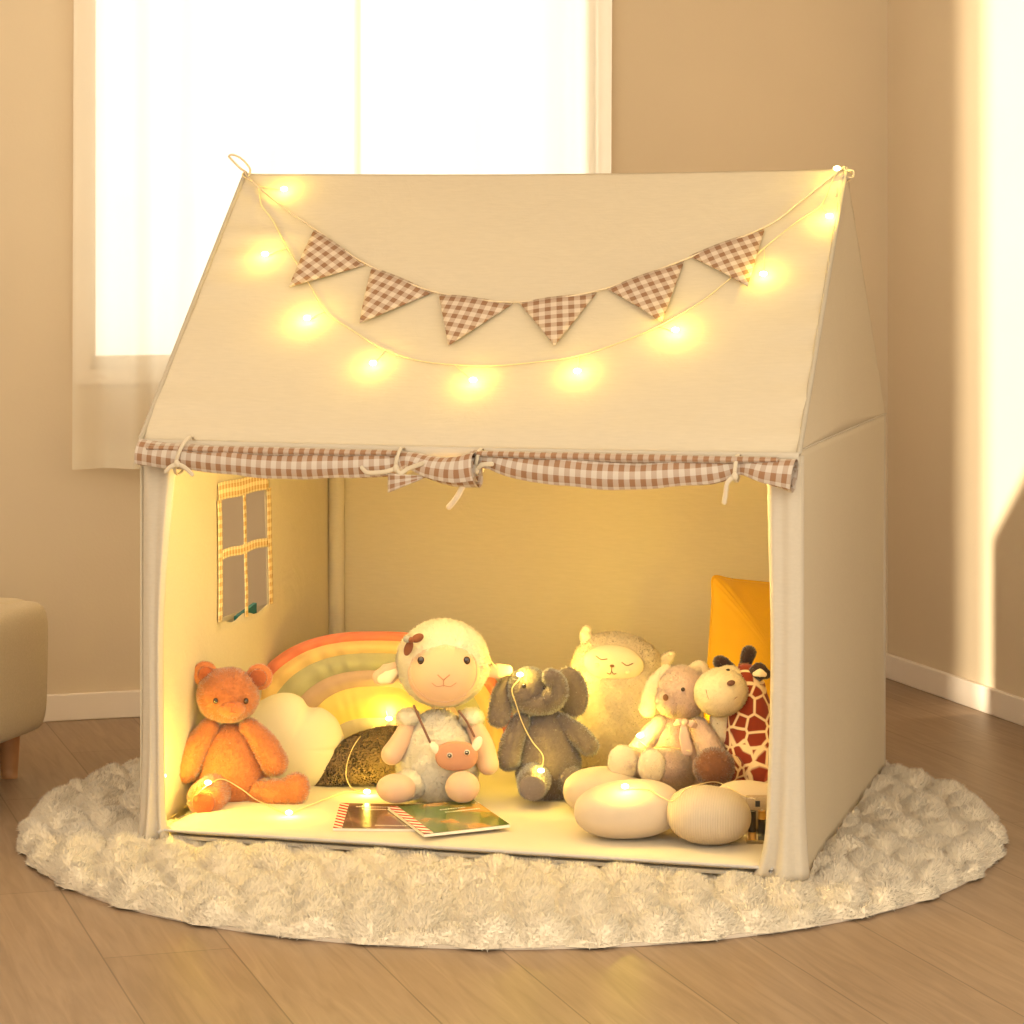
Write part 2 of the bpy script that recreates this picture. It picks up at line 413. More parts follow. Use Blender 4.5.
def catmull(P, n):
    P = np.asarray(P, float)
    if len(P) == 2: t = np.linspace(0, 1, n)[:, None]; return P[0] * (1 - t) + P[1] * t
    Q = np.vstack([2 * P[0] - P[1], P, 2 * P[-1] - P[-2]])
    out = []
    seg = len(P) - 1
    for x in np.linspace(0, seg, n):
        i = min(int(x), seg - 1); t = x - i
        p0, p1, p2, p3 = Q[i:i + 4]
        out.append(.5 * ((2 * p1) + (-p0 + p2) * t + (2 * p0 - 5 * p1 + 4 * p2 - p3) * t * t + (-p0 + 3 * p1 - 3 * p2 + p3) * t ** 3))
    return np.array(out)
def sweep(P, rad, n=14, seg=24, flat=1.0, up=(0, 1, 0), caps=True, noise=0.0):
    """tapered limb along a smooth line; `flat` squeezes the section along `up`"""
    P = catmull(P, seg)
    rad = np.interp(np.linspace(0, 1, seg), np.linspace(0, 1, len(rad)), rad) if hasattr(rad, '__len__') else np.full(seg, float(rad))
    if caps:
        k = 7; d0 = P[0] - P[1]; d0 /= np.linalg.norm(d0) + 1e-12; d1 = P[-1] - P[-2]; d1 /= np.linalg.norm(d1) + 1e-12
        a = np.linspace(np.pi / 2 - .02, 0, k, endpoint=False)
        st = [P[0] + d0 * rad[0] * math.sin(x) for x in a]; sr = [rad[0] * math.cos(x) for x in a]
        en = [P[-1] + d1 * rad[-1] * math.sin(x) for x in a[::-1]]; er = [rad[-1] * math.cos(x) for x in a[::-1]]
        P = np.vstack([st, P, en]); rad = np.concatenate([sr, rad, er])
    T = np.gradient(P, axis=0); T /= np.maximum(np.linalg.norm(T, axis=1, keepdims=True), 1e-12)
    up = np.array(up, float); V = []; L = np.concatenate([[0], np.cumsum(np.linalg.norm(np.diff(P, axis=0), axis=1))]); UV = []
    ang = np.linspace(0, 2 * np.pi, n, endpoint=False)
    prev = None
    for p, t, r, l in zip(P, T, rad, L):
        u = up if prev is None else prev
        a = u - t * np.dot(u, t)
        if np.linalg.norm(a) < 1e-3: a = np.cross(t, [1, .3, .2])
        a /= np.linalg.norm(a)
        if flat == 1.0: prev = a
        b = np.cross(t, a)
        q = r * (1 + noise * np.sin(ang * 3 + l * 300))[:, None] if noise else r
        V.append(p + (np.cos(ang)[:, None] * a * flat + np.sin(ang)[:, None] * b) * q)
        UV.append(np.stack([np.full(n, l), ang * max(rad)], 1))
    V = np.vstack(V); F = grid_faces(len(P), n, True)
    return V, F, np.vstack(UV)
def puff(out, thick, c=(0, 0), rings=14, p=2.2, q=.62, wr=0.0, flatback=1.0):
    """a stuffed cushion from a closed outline (x, z); thickness runs along y"""
    out = np.asarray(out, float); n = len(out); c = np.array(c, float)
    V = []; rr = np.sin(np.linspace(0, 1, rings) * np.pi / 2)
    for side in (-1, 1):
        for k, r in enumerate(rr):
            t = thick * max(0, 1 - r ** p) ** q * (1 if side < 0 else flatback)
            xy = c + (out - c) * max(r, .002)
            ang = np.arange(n) / n * 2 * np.pi
            w_ = wr * np.sin(ang * 17 + 2 * np.sin(ang * 5)) * r ** 4 * (1 - r ** 12)
            V.append(np.stack([xy[:, 0], side * (t + w_), xy[:, 1]], 1))
    V = np.vstack(V)
    F1 = grid_faces(rings, n, True); F2 = [tuple(i + rings * n for i in f[::-1]) for f in grid_faces(rings, n, True)]
    return V, F1 + F2, V[:, [0, 2]]
def xf(d, mat=None, t=(0, 0, 0)):
    V = np.asarray(d[0], float)
    if mat is not None: V = V @ np.array(mat).T
    return (V + np.array(t),) + tuple(d[1:])

def ray(px, py): return np.array([(px - 512) / FP, 1.0, -(py - HY) / FP])
def at(px, py, Y): d = ray(px, py); return np.array([d[0] * Y, Y, CH + d[2] * Y])
def onz(px, py, z): d = ray(px, py); return at(px, py, (z - CH) / d[2])

# ------------------------------------------------------------------ the room
def room_pt(s, t, z=0): return CORNER - RR_ * s - RD_ * t + Vector((0, 0, z))
def slab(name, s0, s1, t0, t1, z0, z1, mat, parent=None, bev=0):
    """box in room coordinates: s runs left from the corner, t runs out of the corner towards the viewer"""
    x, F = box((s0, t0, z0), (s1, t1, z1)); V = np.array([tuple(room_pt(*v)) for v in x])
    o = build(name, Mesh().add(V, [f for f in F]), mat, parent, smooth=False)
    if bev: b = o.modifiers.new('bevel', 'BEVEL'); b.width = bev; b.segments = 2
    return o
def struct(o): o['kind'] = 'structure'; return o
RW, RL, RH = 3.6, 8.6, 2.7
struct(slab('floor', -.1, RW + .1, -.1, RL, -.1, 0, M['floor']))
W0, W1, WZ0, WZ1 = .785, 2.03, .81, 2.35
def wall_with_hole(name, a0, a1, z0, z1, h, horiz, mat):
    m = Mesh()
    for (p, q, r, s) in ((a0, h[0], z0, z1), (h[1], a1, z0, z1), (h[0], h[1], z0, h[2]), (h[0], h[1], h[3], z1)):
        V, F = box((p, horiz[0], r), (q, horiz[1], s)) if horiz[2] else box((horiz[0], p, r), (horiz[1], q, s))
        m.add(np.array([tuple(room_pt(*v)) for v in V]), F)
    return struct(build(name, m, mat, smooth=False))
wall_with_hole('wall_back', -.12, RW + .12, 0, RH, (W0, W1, WZ0, WZ1), (-.05, 0, True), M['wall'])
struct(slab('wall_right', -.12, 0, 0, 3.2, 0, RH, M['wall']))
wall_with_hole('wall_left', 0, 3.2, 0, RH, (.40, .80, .75, 2.60), (RW, RW + .12, False), M['wall'])
struct(slab('ceiling', -.12, RW + .12, -.12, 4.2, RH, RH + .1, M['ceiling']))
struct(slab('baseboard_back', 0, RW, 0, .014, 0, .062, M['white_paint'], bev=.003))
struct(slab('baseboard_right', 0, .014, .014, 3.2, 0, .062, M['white_paint'], bev=.003))

win = bpy.data.objects.new('window_1', None); COL.objects.link(win); struct(win)
m = Mesh()
for (a, b, c, d) in ((W0 - .034, W0, WZ0 - .034, WZ1 + .034), (W1, W1 + .034, WZ0 - .034, WZ1 + .034), (W0, W1, WZ1, WZ1 + .034), (W0, W1, WZ0 - .034, WZ0)):
    V, F = box((a, -.02, c), (b, .018, d)); m.add(np.array([tuple(room_pt(*v)) for v in V]), F)
build('window_casing', m, M['white_paint'], win, smooth=False)
m = Mesh()
for (a, b, c, d) in ((W0, W0 + .012, WZ0, WZ1), (W1 - .02, W1, WZ0, WZ1), (W0, W1, WZ1 - .04, WZ1), (W0, W1, WZ0, WZ0 + .03), (1.375, 1.385, WZ0, WZ1)):
    V, F = box((a, -.045, c), (b, -.02, d)); m.add(np.array([tuple(room_pt(*v)) for v in V]), F)
build('window_frame', m, M['white_paint'], win, smooth=False)
slab('window_pane', W0 + .012, 1.37, -.035, -.031, WZ0 + .03, WZ1 - .04, M['glass'], win)
slab('window_pane', 1.39, W1 - .02, -.035, -.031, WZ0 + .03, WZ1 - .04, M['glass'], win)

# sheer curtain hanging on a rod in front of the window
def curtain_fn(a, b):
    s = .768 + a * 1.305
    z = .585 + b * 1.75
    f = .018 * np.sin(a * 70 + 1.2 * np.sin(a * 9)) * (1 - .35 * b) + .012 * np.sin(a * 23 + b * .7)
    s = s + .012 * np.sin(a * 31 + 1) * (1 - b)
    t = .075 + f
    x = CORNER.x - RR_.x * s - RD_.x * t; y = CORNER.y - RR_.y * s - RD_.y * t
    return x, y, z
V, F, _ = surf(curtain_fn, 320, 60)
cu = thing('sheer_curtain', 'long white sheer curtain glowing in front of the window', 'curtain')
build('curtain_panel', Mesh().add(V, F), M['sheer'], cu)
def hem_fn(a, b):
    x, y, z = curtain_fn(a, b * .032)
    return x - RD_.x * .003, y - RD_.y * .003, z
V, F, _ = surf(hem_fn, 320, 6); build('curtain_hem', Mesh().add(V, F), M['sheer'], cu)
sun_dim_sheer = thing('sheer_curtain', 'unseen sheer strip added at the left window to dim the edge of the sun patch', 'curtain')  # out-of-view sheet added to half-dim one edge of the sun patch
def scf(a, b):
    t = .38 + .155 * a; s = RW - .05 + .012 * np.sin(a * 26)
    return CORNER.x - RR_.x * s - RD_.x * t, CORNER.y - RR_.y * s - RD_.y * t, .6 + b * 2.05
V, F, _ = surf(scf, 40, 20)
build('curtain_panel', Mesh().add(V, F), M['sheer'], sun_dim_sheer)
a_ = room_pt(.70, .075, 2.345); b_ = room_pt(2.14, .075, 2.345)
build('curtain_rod', Mesh().add(*sweep([tuple(a_), tuple(b_)], .009, seg=6)), M['pole'], cu)

# ------------------------------------------------------------------ armchair at the left edge
ac = thing('armchair', 'low oat-coloured upholstered armchair with wooden legs at the left wall', 'armchair', (-.945, 5.60, 0), -R(15.8))
def rbox(name, lo, hi, mat, parent, bev):
    o = boxobj(name, lo, hi, mat, parent, bev); o.modifiers['bevel'].segments = 6
    for p in o.data.polygons: p.use_smooth = True
    return o
def armrest(x0, x1):
    w_, h0, h1, r = (x1 - x0), .10, .368, .055
    m = Mesh(); n = 40
    cx = (x0 + x1) / 2
    ang = np.linspace(0, 2 * np.pi, n, endpoint=False)
    rows = []
    for k, yy in enumerate(np.linspace(-.52, 0, 26)):
        e = min(1, (min(yy + .52, -yy)) / .035); sc = .80 + .20 * math.sqrt(max(0, 1 - (1 - e) ** 2))
        c, s = np.cos(ang), np.sin(ang); ex = .38
        X = np.sign(c) * np.abs(c) ** ex * w_ / 2 * sc; Z = np.sign(s) * np.abs(s) ** ex * (h1 - h0) / 2
        Z = Z * (sc * .35 + .65)
        X = X * (1 + .05 * (Z / .15))
        rows.append(np.stack([X + cx, np.full(n, yy), Z + (h0 + h1) / 2], 1))
    V = np.vstack(rows); F = grid_faces(26, n, True)
    F.append(tuple(range(n))[::-1] if False else tuple(range(n))); F.append(tuple((25 * n + i) for i in range(n))[::-1])
    return m.add(V, F)
build('armrest', armrest(-.15, 0), M['sofa'], ac)
build('armrest', armrest(-.75, -.60), M['sofa'], ac)
rbox('seat', (-.60, -.50, .10), (-.15, -.06, .25), M['sofa'], ac, .04)
rbox('backrest', (-.72, -.12, .10), (-.03, .02, .372), M['sofa'], ac, .045)
for lx in (-.65, -.088):
    for ly in (-.44, -.02):
        V, F, U = sweep([(lx, ly, .12), (lx, ly, .001)], [.024, .017], n=18, seg=6, caps=False)
        n = 18; F = list(F) + [tuple(range(n)), tuple(5 * n + i for i in range(n))[::-1]]
        build('leg', Mesh().add(V, F), M['wood_leg'], ac)

# ------------------------------------------------------------------ rug
RC = np.array([0.0, 5.152]); RRAD = .915
TO = Vector((-.67, 4.91, 0)); TA = R(15.8)
TU = np.array([math.cos(TA), -math.sin(TA)]); TV = np.array([math.sin(TA), math.cos(TA)])
TW, TD, HE, HR, TZ = 1.20, 1.026, .723, 1.21, .03
def rug_h(x, y):
    xr = x * .97 + y * .22; yr = -x * .22 + y * .97
    px_ = .088; py_ = .105
    row = (yr + .016 * np.sin(2 * np.pi * xr / px_)) / py_
    colp = xr / px_ + .25 * np.sin(row * 1.3)
    b = np.abs(np.sin(np.pi * row)) ** .7 * (0.35 + .65 * np.abs(np.sin(np.pi * colp)) ** .6)
    ir = .9 + .25 * np.sin(x * 19 + y * 7) * np.sin(y * 23 - x * 5)
    h = .005 + .036 * b * ir
    # lies flatter under the tent
    q = np.stack([x - TO.x, y - TO.y], -1); u = q @ TU; v = q @ TV
    dx = np.maximum(np.maximum(-u, u - TW), np.maximum(-v, v - TD))
    k = np.clip((dx + .02) / .07, 0, 1)
    flat = np.minimum(h, .024)
    return flat * (1 - k) + h * k
def rug_edge(a): return RRAD + .006 * np.sin(a * 34) + .004 * np.sin(a * 61 + 1)
def rug_keep(P):                               # no pile where the tent floor presses it flat
    q = P[:, :2] + RC - np.array([TO.x, TO.y]); u = q @ TU; v = q @ TV
    return ~((u > .02) & (u < TW - .02) & (v > .02) & (v < TD - .02))
m = Mesh(); na, nr = 520, 170
A, Q = np.meshgrid(np.linspace(0, 2 * np.pi, na, endpoint=False), np.linspace(.01, 1, nr), indexing='ij')
rad = rug_edge(A) * Q; X = RC[0] + rad * np.sin(A); Y = RC[1] + rad * np.cos(A)
ed = np.clip((1 - Q) * RRAD / .035, 0, 1); Z = rug_h(X, Y) * (1 - (1 - ed) ** 2) ** .5 + .004
V = np.stack([X, Y, Z], -1).transpose(1, 0, 2).reshape(-1, 3)
Fr = [f for f in grid_faces(nr, na, True)]
Fr = [f[::-1] for f in Fr]
VT, TT = V, tris(Fr)
rug = thing('rug', 'large round cream faux-fur rug with puffy waves under the play tent', 'rug', (RC[0], RC[1], 0))
m = Mesh().add(V - np.array([RC[0], RC[1], 0]), Fr[:]); m.F = [tuple(f) for f in m.F]
N_, _ = vnormals(m.verts(), tris(m.F))
if N_[:, 2].mean() < 0: m.F = [f[::-1] for f in m.F]
build('pile', m, M['rug_fur'], rug, fur=(250000, .0085, .0019, .34, 0.0, rug_keep))
n = 160; aa = np.linspace(0, 2 * np.pi, n, endpoint=False)
ring = np.stack([np.sin(aa) * (RRAD - .004), np.cos(aa) * (RRAD - .004)], 1)
V = np.vstack([np.column_stack([ring, np.full(n, .0005)]), np.column_stack([ring, np.full(n, .006)])])
m = Mesh().add(V, [tuple(range(n)), tuple(range(2 * n - 1, n - 1, -1))] + [(i, n + i, n + (i + 1) % n, (i + 1) % n) for i in range(n)])
build('backing', m, M['rug_base'], rug, smooth=False)

# ------------------------------------------------------------------ play tent (local axes: x along the front, y into the tent, z up)
tent = thing('play_tent', 'cream canvas house-shaped play tent with rolled gingham door, on the round rug', 'play tent', (TO.x, TO.y, TZ), -TA)
def t2w(p): 
    p = np.asarray(p, float); return np.array([TO.x + p[0] * TU[0] + p[1] * TV[0], TO.y + p[0] * TU[1] + p[1] * TV[1], p[2] + TZ])
def w2t(p):
    q = np.array([p[0] - TO.x, p[1] - TO.y]); return np.array([q @ TU, q @ TV, p[2] - TZ])
rs = math.hypot(TD / 2, HR - HE); RN = np.array([0, -(HR - HE) / rs, (TD / 2) / rs])
def roof_fn(side):
    def fn(a, b):
        x = a * TW; v = b * TD / 2; z = HE + b * (HR - HE)
        sag = -.012 * np.sin(np.pi * a) * np.sin(np.pi * b)
        # gathers running in from the tied upper corners and along the left edge
        wl = (1 - np.exp(-a / .02)) * np.exp(-a / .10) * .0035 * np.sin(b * 42 + 3 * np.sin(b * 9)) + np.exp(-(1 - a) / .05) * .0025 * np.sin(b * 48)
        ed = np.exp(-b / .03) * -.004 + .003 * np.sin(a * 9 + b * 5) * np.sin(np.pi * b) * np.sin(np.pi * a)
        k = sag + wl + ed
        hook = .006 * np.exp(-(b / .03) ** 2)
        y = v + RN[1] * k - 0; z = z + RN[2] * k - hook
        z = z - .006 * np.sin(np.pi * a) * np.clip(b, 0, 1) ** 6
        if side: y = TD - y
        return x, y, z
    return fn
V, F, _ = surf(roof_fn(0), 150, 110)
roofF = build('roof_front', Mesh().add(V, F), M['canvas'], tent, solid=.0016)
roof_world = [Vector(t2w(v)) for v in V]
roofBVH = BVHTree.FromPolygons(roof_world, [tuple(f) for f in F])
V, F, _ = surf(roof_fn(1), 40, 40); build('roof_back', Mesh().add(V, [f[::-1] for f in F]), M['canvas'], tent, solid=.0016)

def top_z(v): return HE + (1 - np.abs(v / TD - .5) * 2) * (HR - HE)
# right wall with gable, one piece each
def rw(a, b):
    v = .004 + a * (TD - .004); z = b * HE
    k = .012 * np.sin(np.pi * a) * np.sin(np.pi * b)
    fl = .012 * np.exp(-z / .05) * np.exp(-v / .10)
    return TW - k + fl, v, z
V, F, _ = surf(rw, 60, 50); build('side_wall', Mesh().add(V, F), M['canvas'], tent, solid=.0016)
def rg(a, b):
    v = a * TD; z = HE + b * (top_z(v) - HE)
    return TW - .006 * np.sin(np.pi * a) * np.sin(np.pi * b) - .001, v, z
V, F, _ = surf(rg, 61, 24); build('gable', Mesh().add(V, F), M['canvas'], tent, solid=.0016)
def lg(a, b):
    x, v, z = rg(a, b); return TW - x, v, z
V, F, _ = surf(lg, 61, 24); build('gable', Mesh().add(V, [f[::-1] for f in F]), M['canvas'], tent, solid=.0016)
# raised seam between side wall and gable
build('seam', Mesh().add(*sweep([(TW + .0005, .0, HE), (TW, TD / 2, HE), (TW + .0005, TD, HE)], .0018, n=8, seg=20)), M['canvas_grey'], tent)
for sx in (.001, TW - .001):
    for sg in (0,):
        yy = (lambda v: TD - v) if sg else (lambda v: v)
        build('edge_binding', Mesh().add(*sweep([(sx, yy(-.001), HE - .004), (sx, yy(TD / 4), (HE + HR) / 2 + .001), (sx, yy(TD / 2), HR)], .0048, n=10, seg=30)), M['canvas_hem'], tent)
# left wall with window opening
wv0, wv1, wz0, wz1 = .360, .612, .342, .576
vs = np.unique(np.concatenate([np.linspace(0, wv0, 16), np.linspace(wv0, wv1, 14), np.linspace(wv1, TD, 16)]))
zs = np.unique(np.concatenate([np.linspace(0, wz0, 16), np.linspace(wz0, wz1, 12), np.linspace(wz1, HE, 8)]))
def lw_x(v, z): return .010 * np.sin(np.pi * v / TD) * np.sin(np.pi * z / HE) + .002 * np.sin(v * 14) * np.sin(z * 9)
VV, ZZ = np.meshgrid(vs, zs, indexing='ij')
V = np.stack([lw_x(VV, ZZ), VV, ZZ], -1).reshape(-1, 3); nb = len(zs); F = []
sag = np.where((VV > wv0 + 1e-4) & (VV < wv1 - 1e-4) & (np.abs(ZZ - wz0) < 1e-4), -.010 * np.sin(np.pi * (VV - wv0) / (wv1 - wv0) * 2) ** 2, 0)
V[:, 2] += sag.ravel()
for i in range(len(vs) - 1):
    for j in range(nb - 1):
        cv = (vs[i] + vs[i + 1]) / 2; cz = (zs[j] + zs[j + 1]) / 2
        if wv0 < cv < wv1 and wz0 < cz < wz1: continue
        F.append((i * nb + j, (i + 1) * nb + j, (i + 1) * nb + j + 1, i * nb + j + 1))
build('side_wall', Mesh().add(V, F), M['canvas'], tent, solid=.0016)
# gingham window trim and crossbars
def ribbon(p0, p1, w_, axis, x=.012, wav=.001):
    p0, p1 = np.array(p0), np.array(p1)
    def fn(a, b):
        y = p0[0] + (p1[0] - p0[0]) * a + (b - .5) * w_ * axis[0]; z = p0[1] + (p1[1] - p0[1]) * a + (b - .5) * w_ * axis[1]
        z = z + wav * np.sin(a * 11) * (axis[1] != 0); y = y + wav * np.sin(a * 9) * (axis[0] != 0)
        return lw_x(y, z) + .004, y, z
    L = np.linalg.norm(p1 - p0)
    return surf(fn, 24, 4, lambda a, b: (a * L, b * w_))
m = Mesh()
m.add(*ribbon((wv0 - .012, wz1 + .016), (wv1 + .012, wz1 + .016), .034, (0, 1)))
m.add(*ribbon((wv0 - .009, wz0 - .0), (wv0 - .009, wz1), .020, (1, 0)))
m.add(*ribbon((wv1 + .010, wz0 - .0), (wv1 + .010, wz1), .022, (1, 0)))
build('window_trim', m, M['gingham_gold'], tent, solid=.001)
m = Mesh()
m.add(*ribbon(((wv0 + wv1) / 2, wz0 - .008), ((wv0 + wv1) / 2, wz1 + .004), .016, (1, 0)))
build('window_crossbar', m, M['gingham_gold'], tent, solid=.001)
m = Mesh().add(*ribbon((wv0, wz0 + .128), (wv1, wz0 + .128), .018, (0, 1), wav=.0015))
build('window_crossbar', m, M['gingham_gold'], tent, solid=.001)
# outer book pocket under the window
def pk(a, b):
    v = .30 + a * .44; z = .10 + b * .232
    return -.030 * np.sin(np.pi * a) ** .5 * b - .004, v, z
V, F, _ = surf(pk, 24, 12); build('pocket', Mesh().add(V, F), M['canvas'], tent, solid=.0016)
# back wall and its corner sleeves
def bw(a, b):
    return a * TW, TD - .012 * np.sin(np.pi * a) * np.sin(np.pi * b), b * HE
V, F, _ = surf(bw, 60, 40); build('back_wall', Mesh().add(V, [f[::-1] for f in F]), M['canvas'], tent, solid=.0016)
for xx in (.016, TW - .016):
    V, F, U = sweep([(xx, TD - .014, .004), (xx + .001, TD - .016, .35), (xx, TD - .014, HE)], .018, n=16, seg=16, caps=False)
    build('corner_sleeve', Mesh().add(V, F, U), M['canvas_grey'], tent)
# front sleeves (canvas wrapped round the corner poles, gathered at the foot)
def sleeve(right):
    def fn(a, b):
        z = b * (HE - .01)
        low = np.exp(-z / .10)
        wd = (.058 if right else .040 + .026 * b ** 3) + (.026 if right else .012) * np.exp(-z / .035)
        # a: 0 outside wall -> 1 inner free edge
        phi = np.clip(a / .38, 0, 1) * np.pi / 2
        rr = .018
        x = np.where(a < .38, rr - rr * np.cos(phi), rr + (a - .38) / .62 * (wd - rr))
        y = np.where(a < .38, rr * (1 - np.sin(phi)) - .002, -.002)
        fold = .006 * np.sin(a * 15 + 2 * b) * (.25 + low) * np.clip((a - .15) / .2, 0, 1)
        curl = .012 * np.clip((a - .85) / .15, 0, 1) ** 2
        y = y - fold - .020 * low * np.sin(np.pi * a) + curl
        x = x + .003 * np.sin(b * 7 + 1) * a - (0 if right else .008 * low * (1 - a))
        x = x - (.010 * low * (1 - a) if right else 0)
        if right: x = TW + .004 - x
        return x, y, z
    V, F, U = surf(fn, 44, 60)
    return V, (F if not right else [f[::-1] for f in F])
for rt in (0, 1):
    build('door_sleeve', Mesh().add(*sleeve(rt)), M['canvas_grey'], tent, solid=.0016)
# header band over the opening
def hd(a, b):
    z = HE - .026 + b * .022 - .003 * np.sin(a * np.pi)
    return a * TW, -.006 - .003 * np.sin(b * np.pi) + .0015 * np.sin(a * 40), z
V, F, _ = surf(hd, 120, 8); build('header', Mesh().add(V, F), M['canvas_grey'], tent, solid=.0016)
# floor sheet
boxobj('floor_sheet', (.02, .004, .0), (TW - .02, TD - .03, .006), M['canvas_grey'], tent)
# poles
def pole(p, q, r=.009): build('pole', Mesh().add(*sweep([p, q], r, n=12, seg=5)), M['pole'], tent)
for xx in (.022, TW - .022):
    pole((xx, .018, .01), (xx, .018, HE - .012)); pole((xx, TD - .02, .01), (xx, TD - .02, HE - .014))
    pole((xx, .018, HE - .012), (xx, TD / 2, HR - .028)); pole((xx, TD - .018, HE - .012), (xx, TD / 2, HR - .028))
pole((.01, TD / 2, HR - .030), (TW - .01, TD / 2, HR - .030)); pole((.01, .020, HE - .020), (TW - .01, .020, HE - .020))

# rolled-up gingham door: two rolls of cloth with a real spiral section
def roll(P, rad, turns=2.6, seg=90, squash=.8, phase=0.0):
    C = catmull(P, seg); rad = np.interp(np.linspace(0, 1, seg), np.linspace(0, 1, len(rad)), rad)
    T = np.gradient(C, axis=0); T /= np.linalg.norm(T, axis=1, keepdims=True)
    ns = 60; th = np.linspace(0, turns * 2 * np.pi, ns); sc = .28 + .72 * th / th[-1]
    L = np.concatenate([[0], np.cumsum(np.linalg.norm(np.diff(C, axis=0), axis=1))])
    arc = np.concatenate([[0], np.cumsum(.02 * (sc[1:] + sc[:-1]) / 2 * np.diff(th))])
    V = []; U = []
    for i in range(seg):
        a = np.array([0, 1, 0]) - T[i] * T[i][1]; a /= np.linalg.norm(a); b = np.cross(T[i], a)
        r = rad[i] * sc * (1 + .05 * np.sin(th * 2 + L[i] * 25) + .03 * np.sin(L[i] * 70 + th))
        ph = th + phase + .3 * np.sin(L[i] * 6)
        V.append(C[i] + np.cos(ph)[:, None] * a * r[:, None] * squash + np.sin(ph)[:, None] * b * r[:, None])
        U.append(np.stack([np.full(ns, L[i]), arc], 1))
    return np.vstack(V), grid_faces(seg, ns), np.vstack(U)
zr = HE - .033
door = build('rolled_door', Mesh()
    .add(*roll([(.008, -.022, zr + .004), (.10, -.024, zr - .002), (.30, -.026, zr - .010), (.47, -.024, zr - .006), (.515, -.024, zr + .002), (.56, -.034, zr - .010), (.612, -.044, zr - .016), (.648, -.048, zr - .012)],
          [.028, .029, .029, .028, .017, .026, .032, .035])), M['gingham'], tent)
door2 = build('rolled_door', Mesh()
    .add(*roll([(.628, -.020, zr + .006), (.665, -.020, zr + .004), (.74, -.024, zr - .008), (.90, -.026, zr - .014), (1.05, -.024, zr - .006), (1.105, -.022, zr + .004), (1.15, -.028, zr - .004), (1.196, -.030, zr - .010)],
          [.019, .019, .029, .029, .026, .017, .026, .036])), M['gingham'], tent)
# loose folds of the door cloth above and under the rolls
def fold_strip(x0, x1, z, h, y, drop):
    def fn(a, b):
        return x0 + (x1 - x0) * a, y - .008 * np.sin(b * np.pi) + .002 * np.sin(a * 22), z + (b - .5) * h * (1 - .4 * np.abs(2 * a - 1)) - drop * np.sin(np.pi * a)
    return surf(fn, 60, 8, lambda a, b: ((x1 - x0) * a, b * h))
m = Mesh(); m.add(*fold_strip(.03, .50, zr + .016, .016, -.038, .002)); m.add(*fold_strip(.64, 1.17, zr + .018, .016, -.036, .002))
build('door_fold', m, M['gingham'], tent, solid=.001)
# hanging cloth corner in the middle
def corner_fn(a, b): return .485 + .075 * a, -.046 - .006 * np.sin(a * 5), zr - .018 - .035 * (1 - a) * b - .004 * a
V, F, U = surf(corner_fn, 14, 8, lambda a, b: (a * .075, b * .04)); build('door_fold', Mesh().add(V, F, U), M['gingham'], tent, solid=.001)
# ties
def tie(x, r, tails, dx=.004):
    m = Mesh()
    ang = np.linspace(0, 2 * np.pi, 22)
    P = [(x + dx * math.sin(a), -.024 + (r + .002) * math.cos(a), zr + .002 + (r * 1.15) * math.sin(a)) for a in ang]
    m.add(*sweep(P, .0036, n=8, seg=60, flat=.35, up=(0, -1, 0), caps=False))
    m.add(*ellipsoid((x, -.024 - r - .003, zr - .010), (.006, .005, .007), nu=10, nv=12))
    for t_ in tails: m.add(*sweep([(x, -.028 - r, zr - .010)] + [(x + a, -.028 - r + b, zr - .010 + c) for a, b, c in t_], .004, n=8, seg=16, flat=.3, up=(0, -1, 0)))
    o = build('tie', m, M['tie'], tent)
tie(.095, .030, [[(-.012, -.002, -.006), (-.020, -.002, -.014)], [(.016, -.002, -.006), (.030, -.002, -.018)]], .012)
tie(.50, .020, [[(-.02, -.004, -.006), (-.05, -.003, -.008), (-.062, 0, 0)], [(.010, -.004, -.008), (.022, 0, 0), (.05, -.004, .010)]])
tie(.645, .021, [[(.012, -.003, .010), (.030, -.003, .012)]], .003)
m = Mesh().add(*sweep([(.622, -.050, zr - .038), (.612, -.054, zr - .058), (.598, -.052, zr - .074)], .005, n=8, seg=14, flat=.3, up=(0, -1, 0))); build('tie', m, M['cord'], tent)
tie(1.098, .020, [[(-.012, -.002, -.010), (-.016, 0, -.032), (-.018, 0, -.044)]], .002)

# ------------------------------------------------------------------ bunting on the roof front
def roof_hit(px, py, off=.004):
    d = Vector(ray(px, py)).normalized()
    loc, nrm, i, dist = roofBVH.ray_cast(Vector((0, 0, CH)), d)
    if loc is None: return None
    if nrm.dot(d) > 0: nrm = -nrm
    return np.array(loc + nrm * off)
def safe_hit(px, py, off=.004):
    h = roof_hit(px, py, off)
    if h is not None: return h
    return at(px, py, t2w((.6, TD / 2, 0))[1] - (px - 512) * .0005)
ridgeL, ridgeR = t2w((.004, TD / 2 - .01, HR + .004)), t2w((TW - .004, TD / 2 - .01, HR + .004))
bt = thing('bunting', 'string of six brown gingham triangle flags across the tent roof', 'bunting')
flags = [((315, 232), (366, 266.6), (290.3, 291)), ((372.5, 269.7), (433.4, 294), (360.6, 327.5)), ((439.7, 297), (513, 305.6), (449.7, 350)),
         ((520, 305.6), (597, 294.7), (555.6, 350)), ((608, 291.6), (684.4, 263.4), (662.5, 326.6)), ((690, 258.8), (765, 230.6), (748.8, 290.6))]
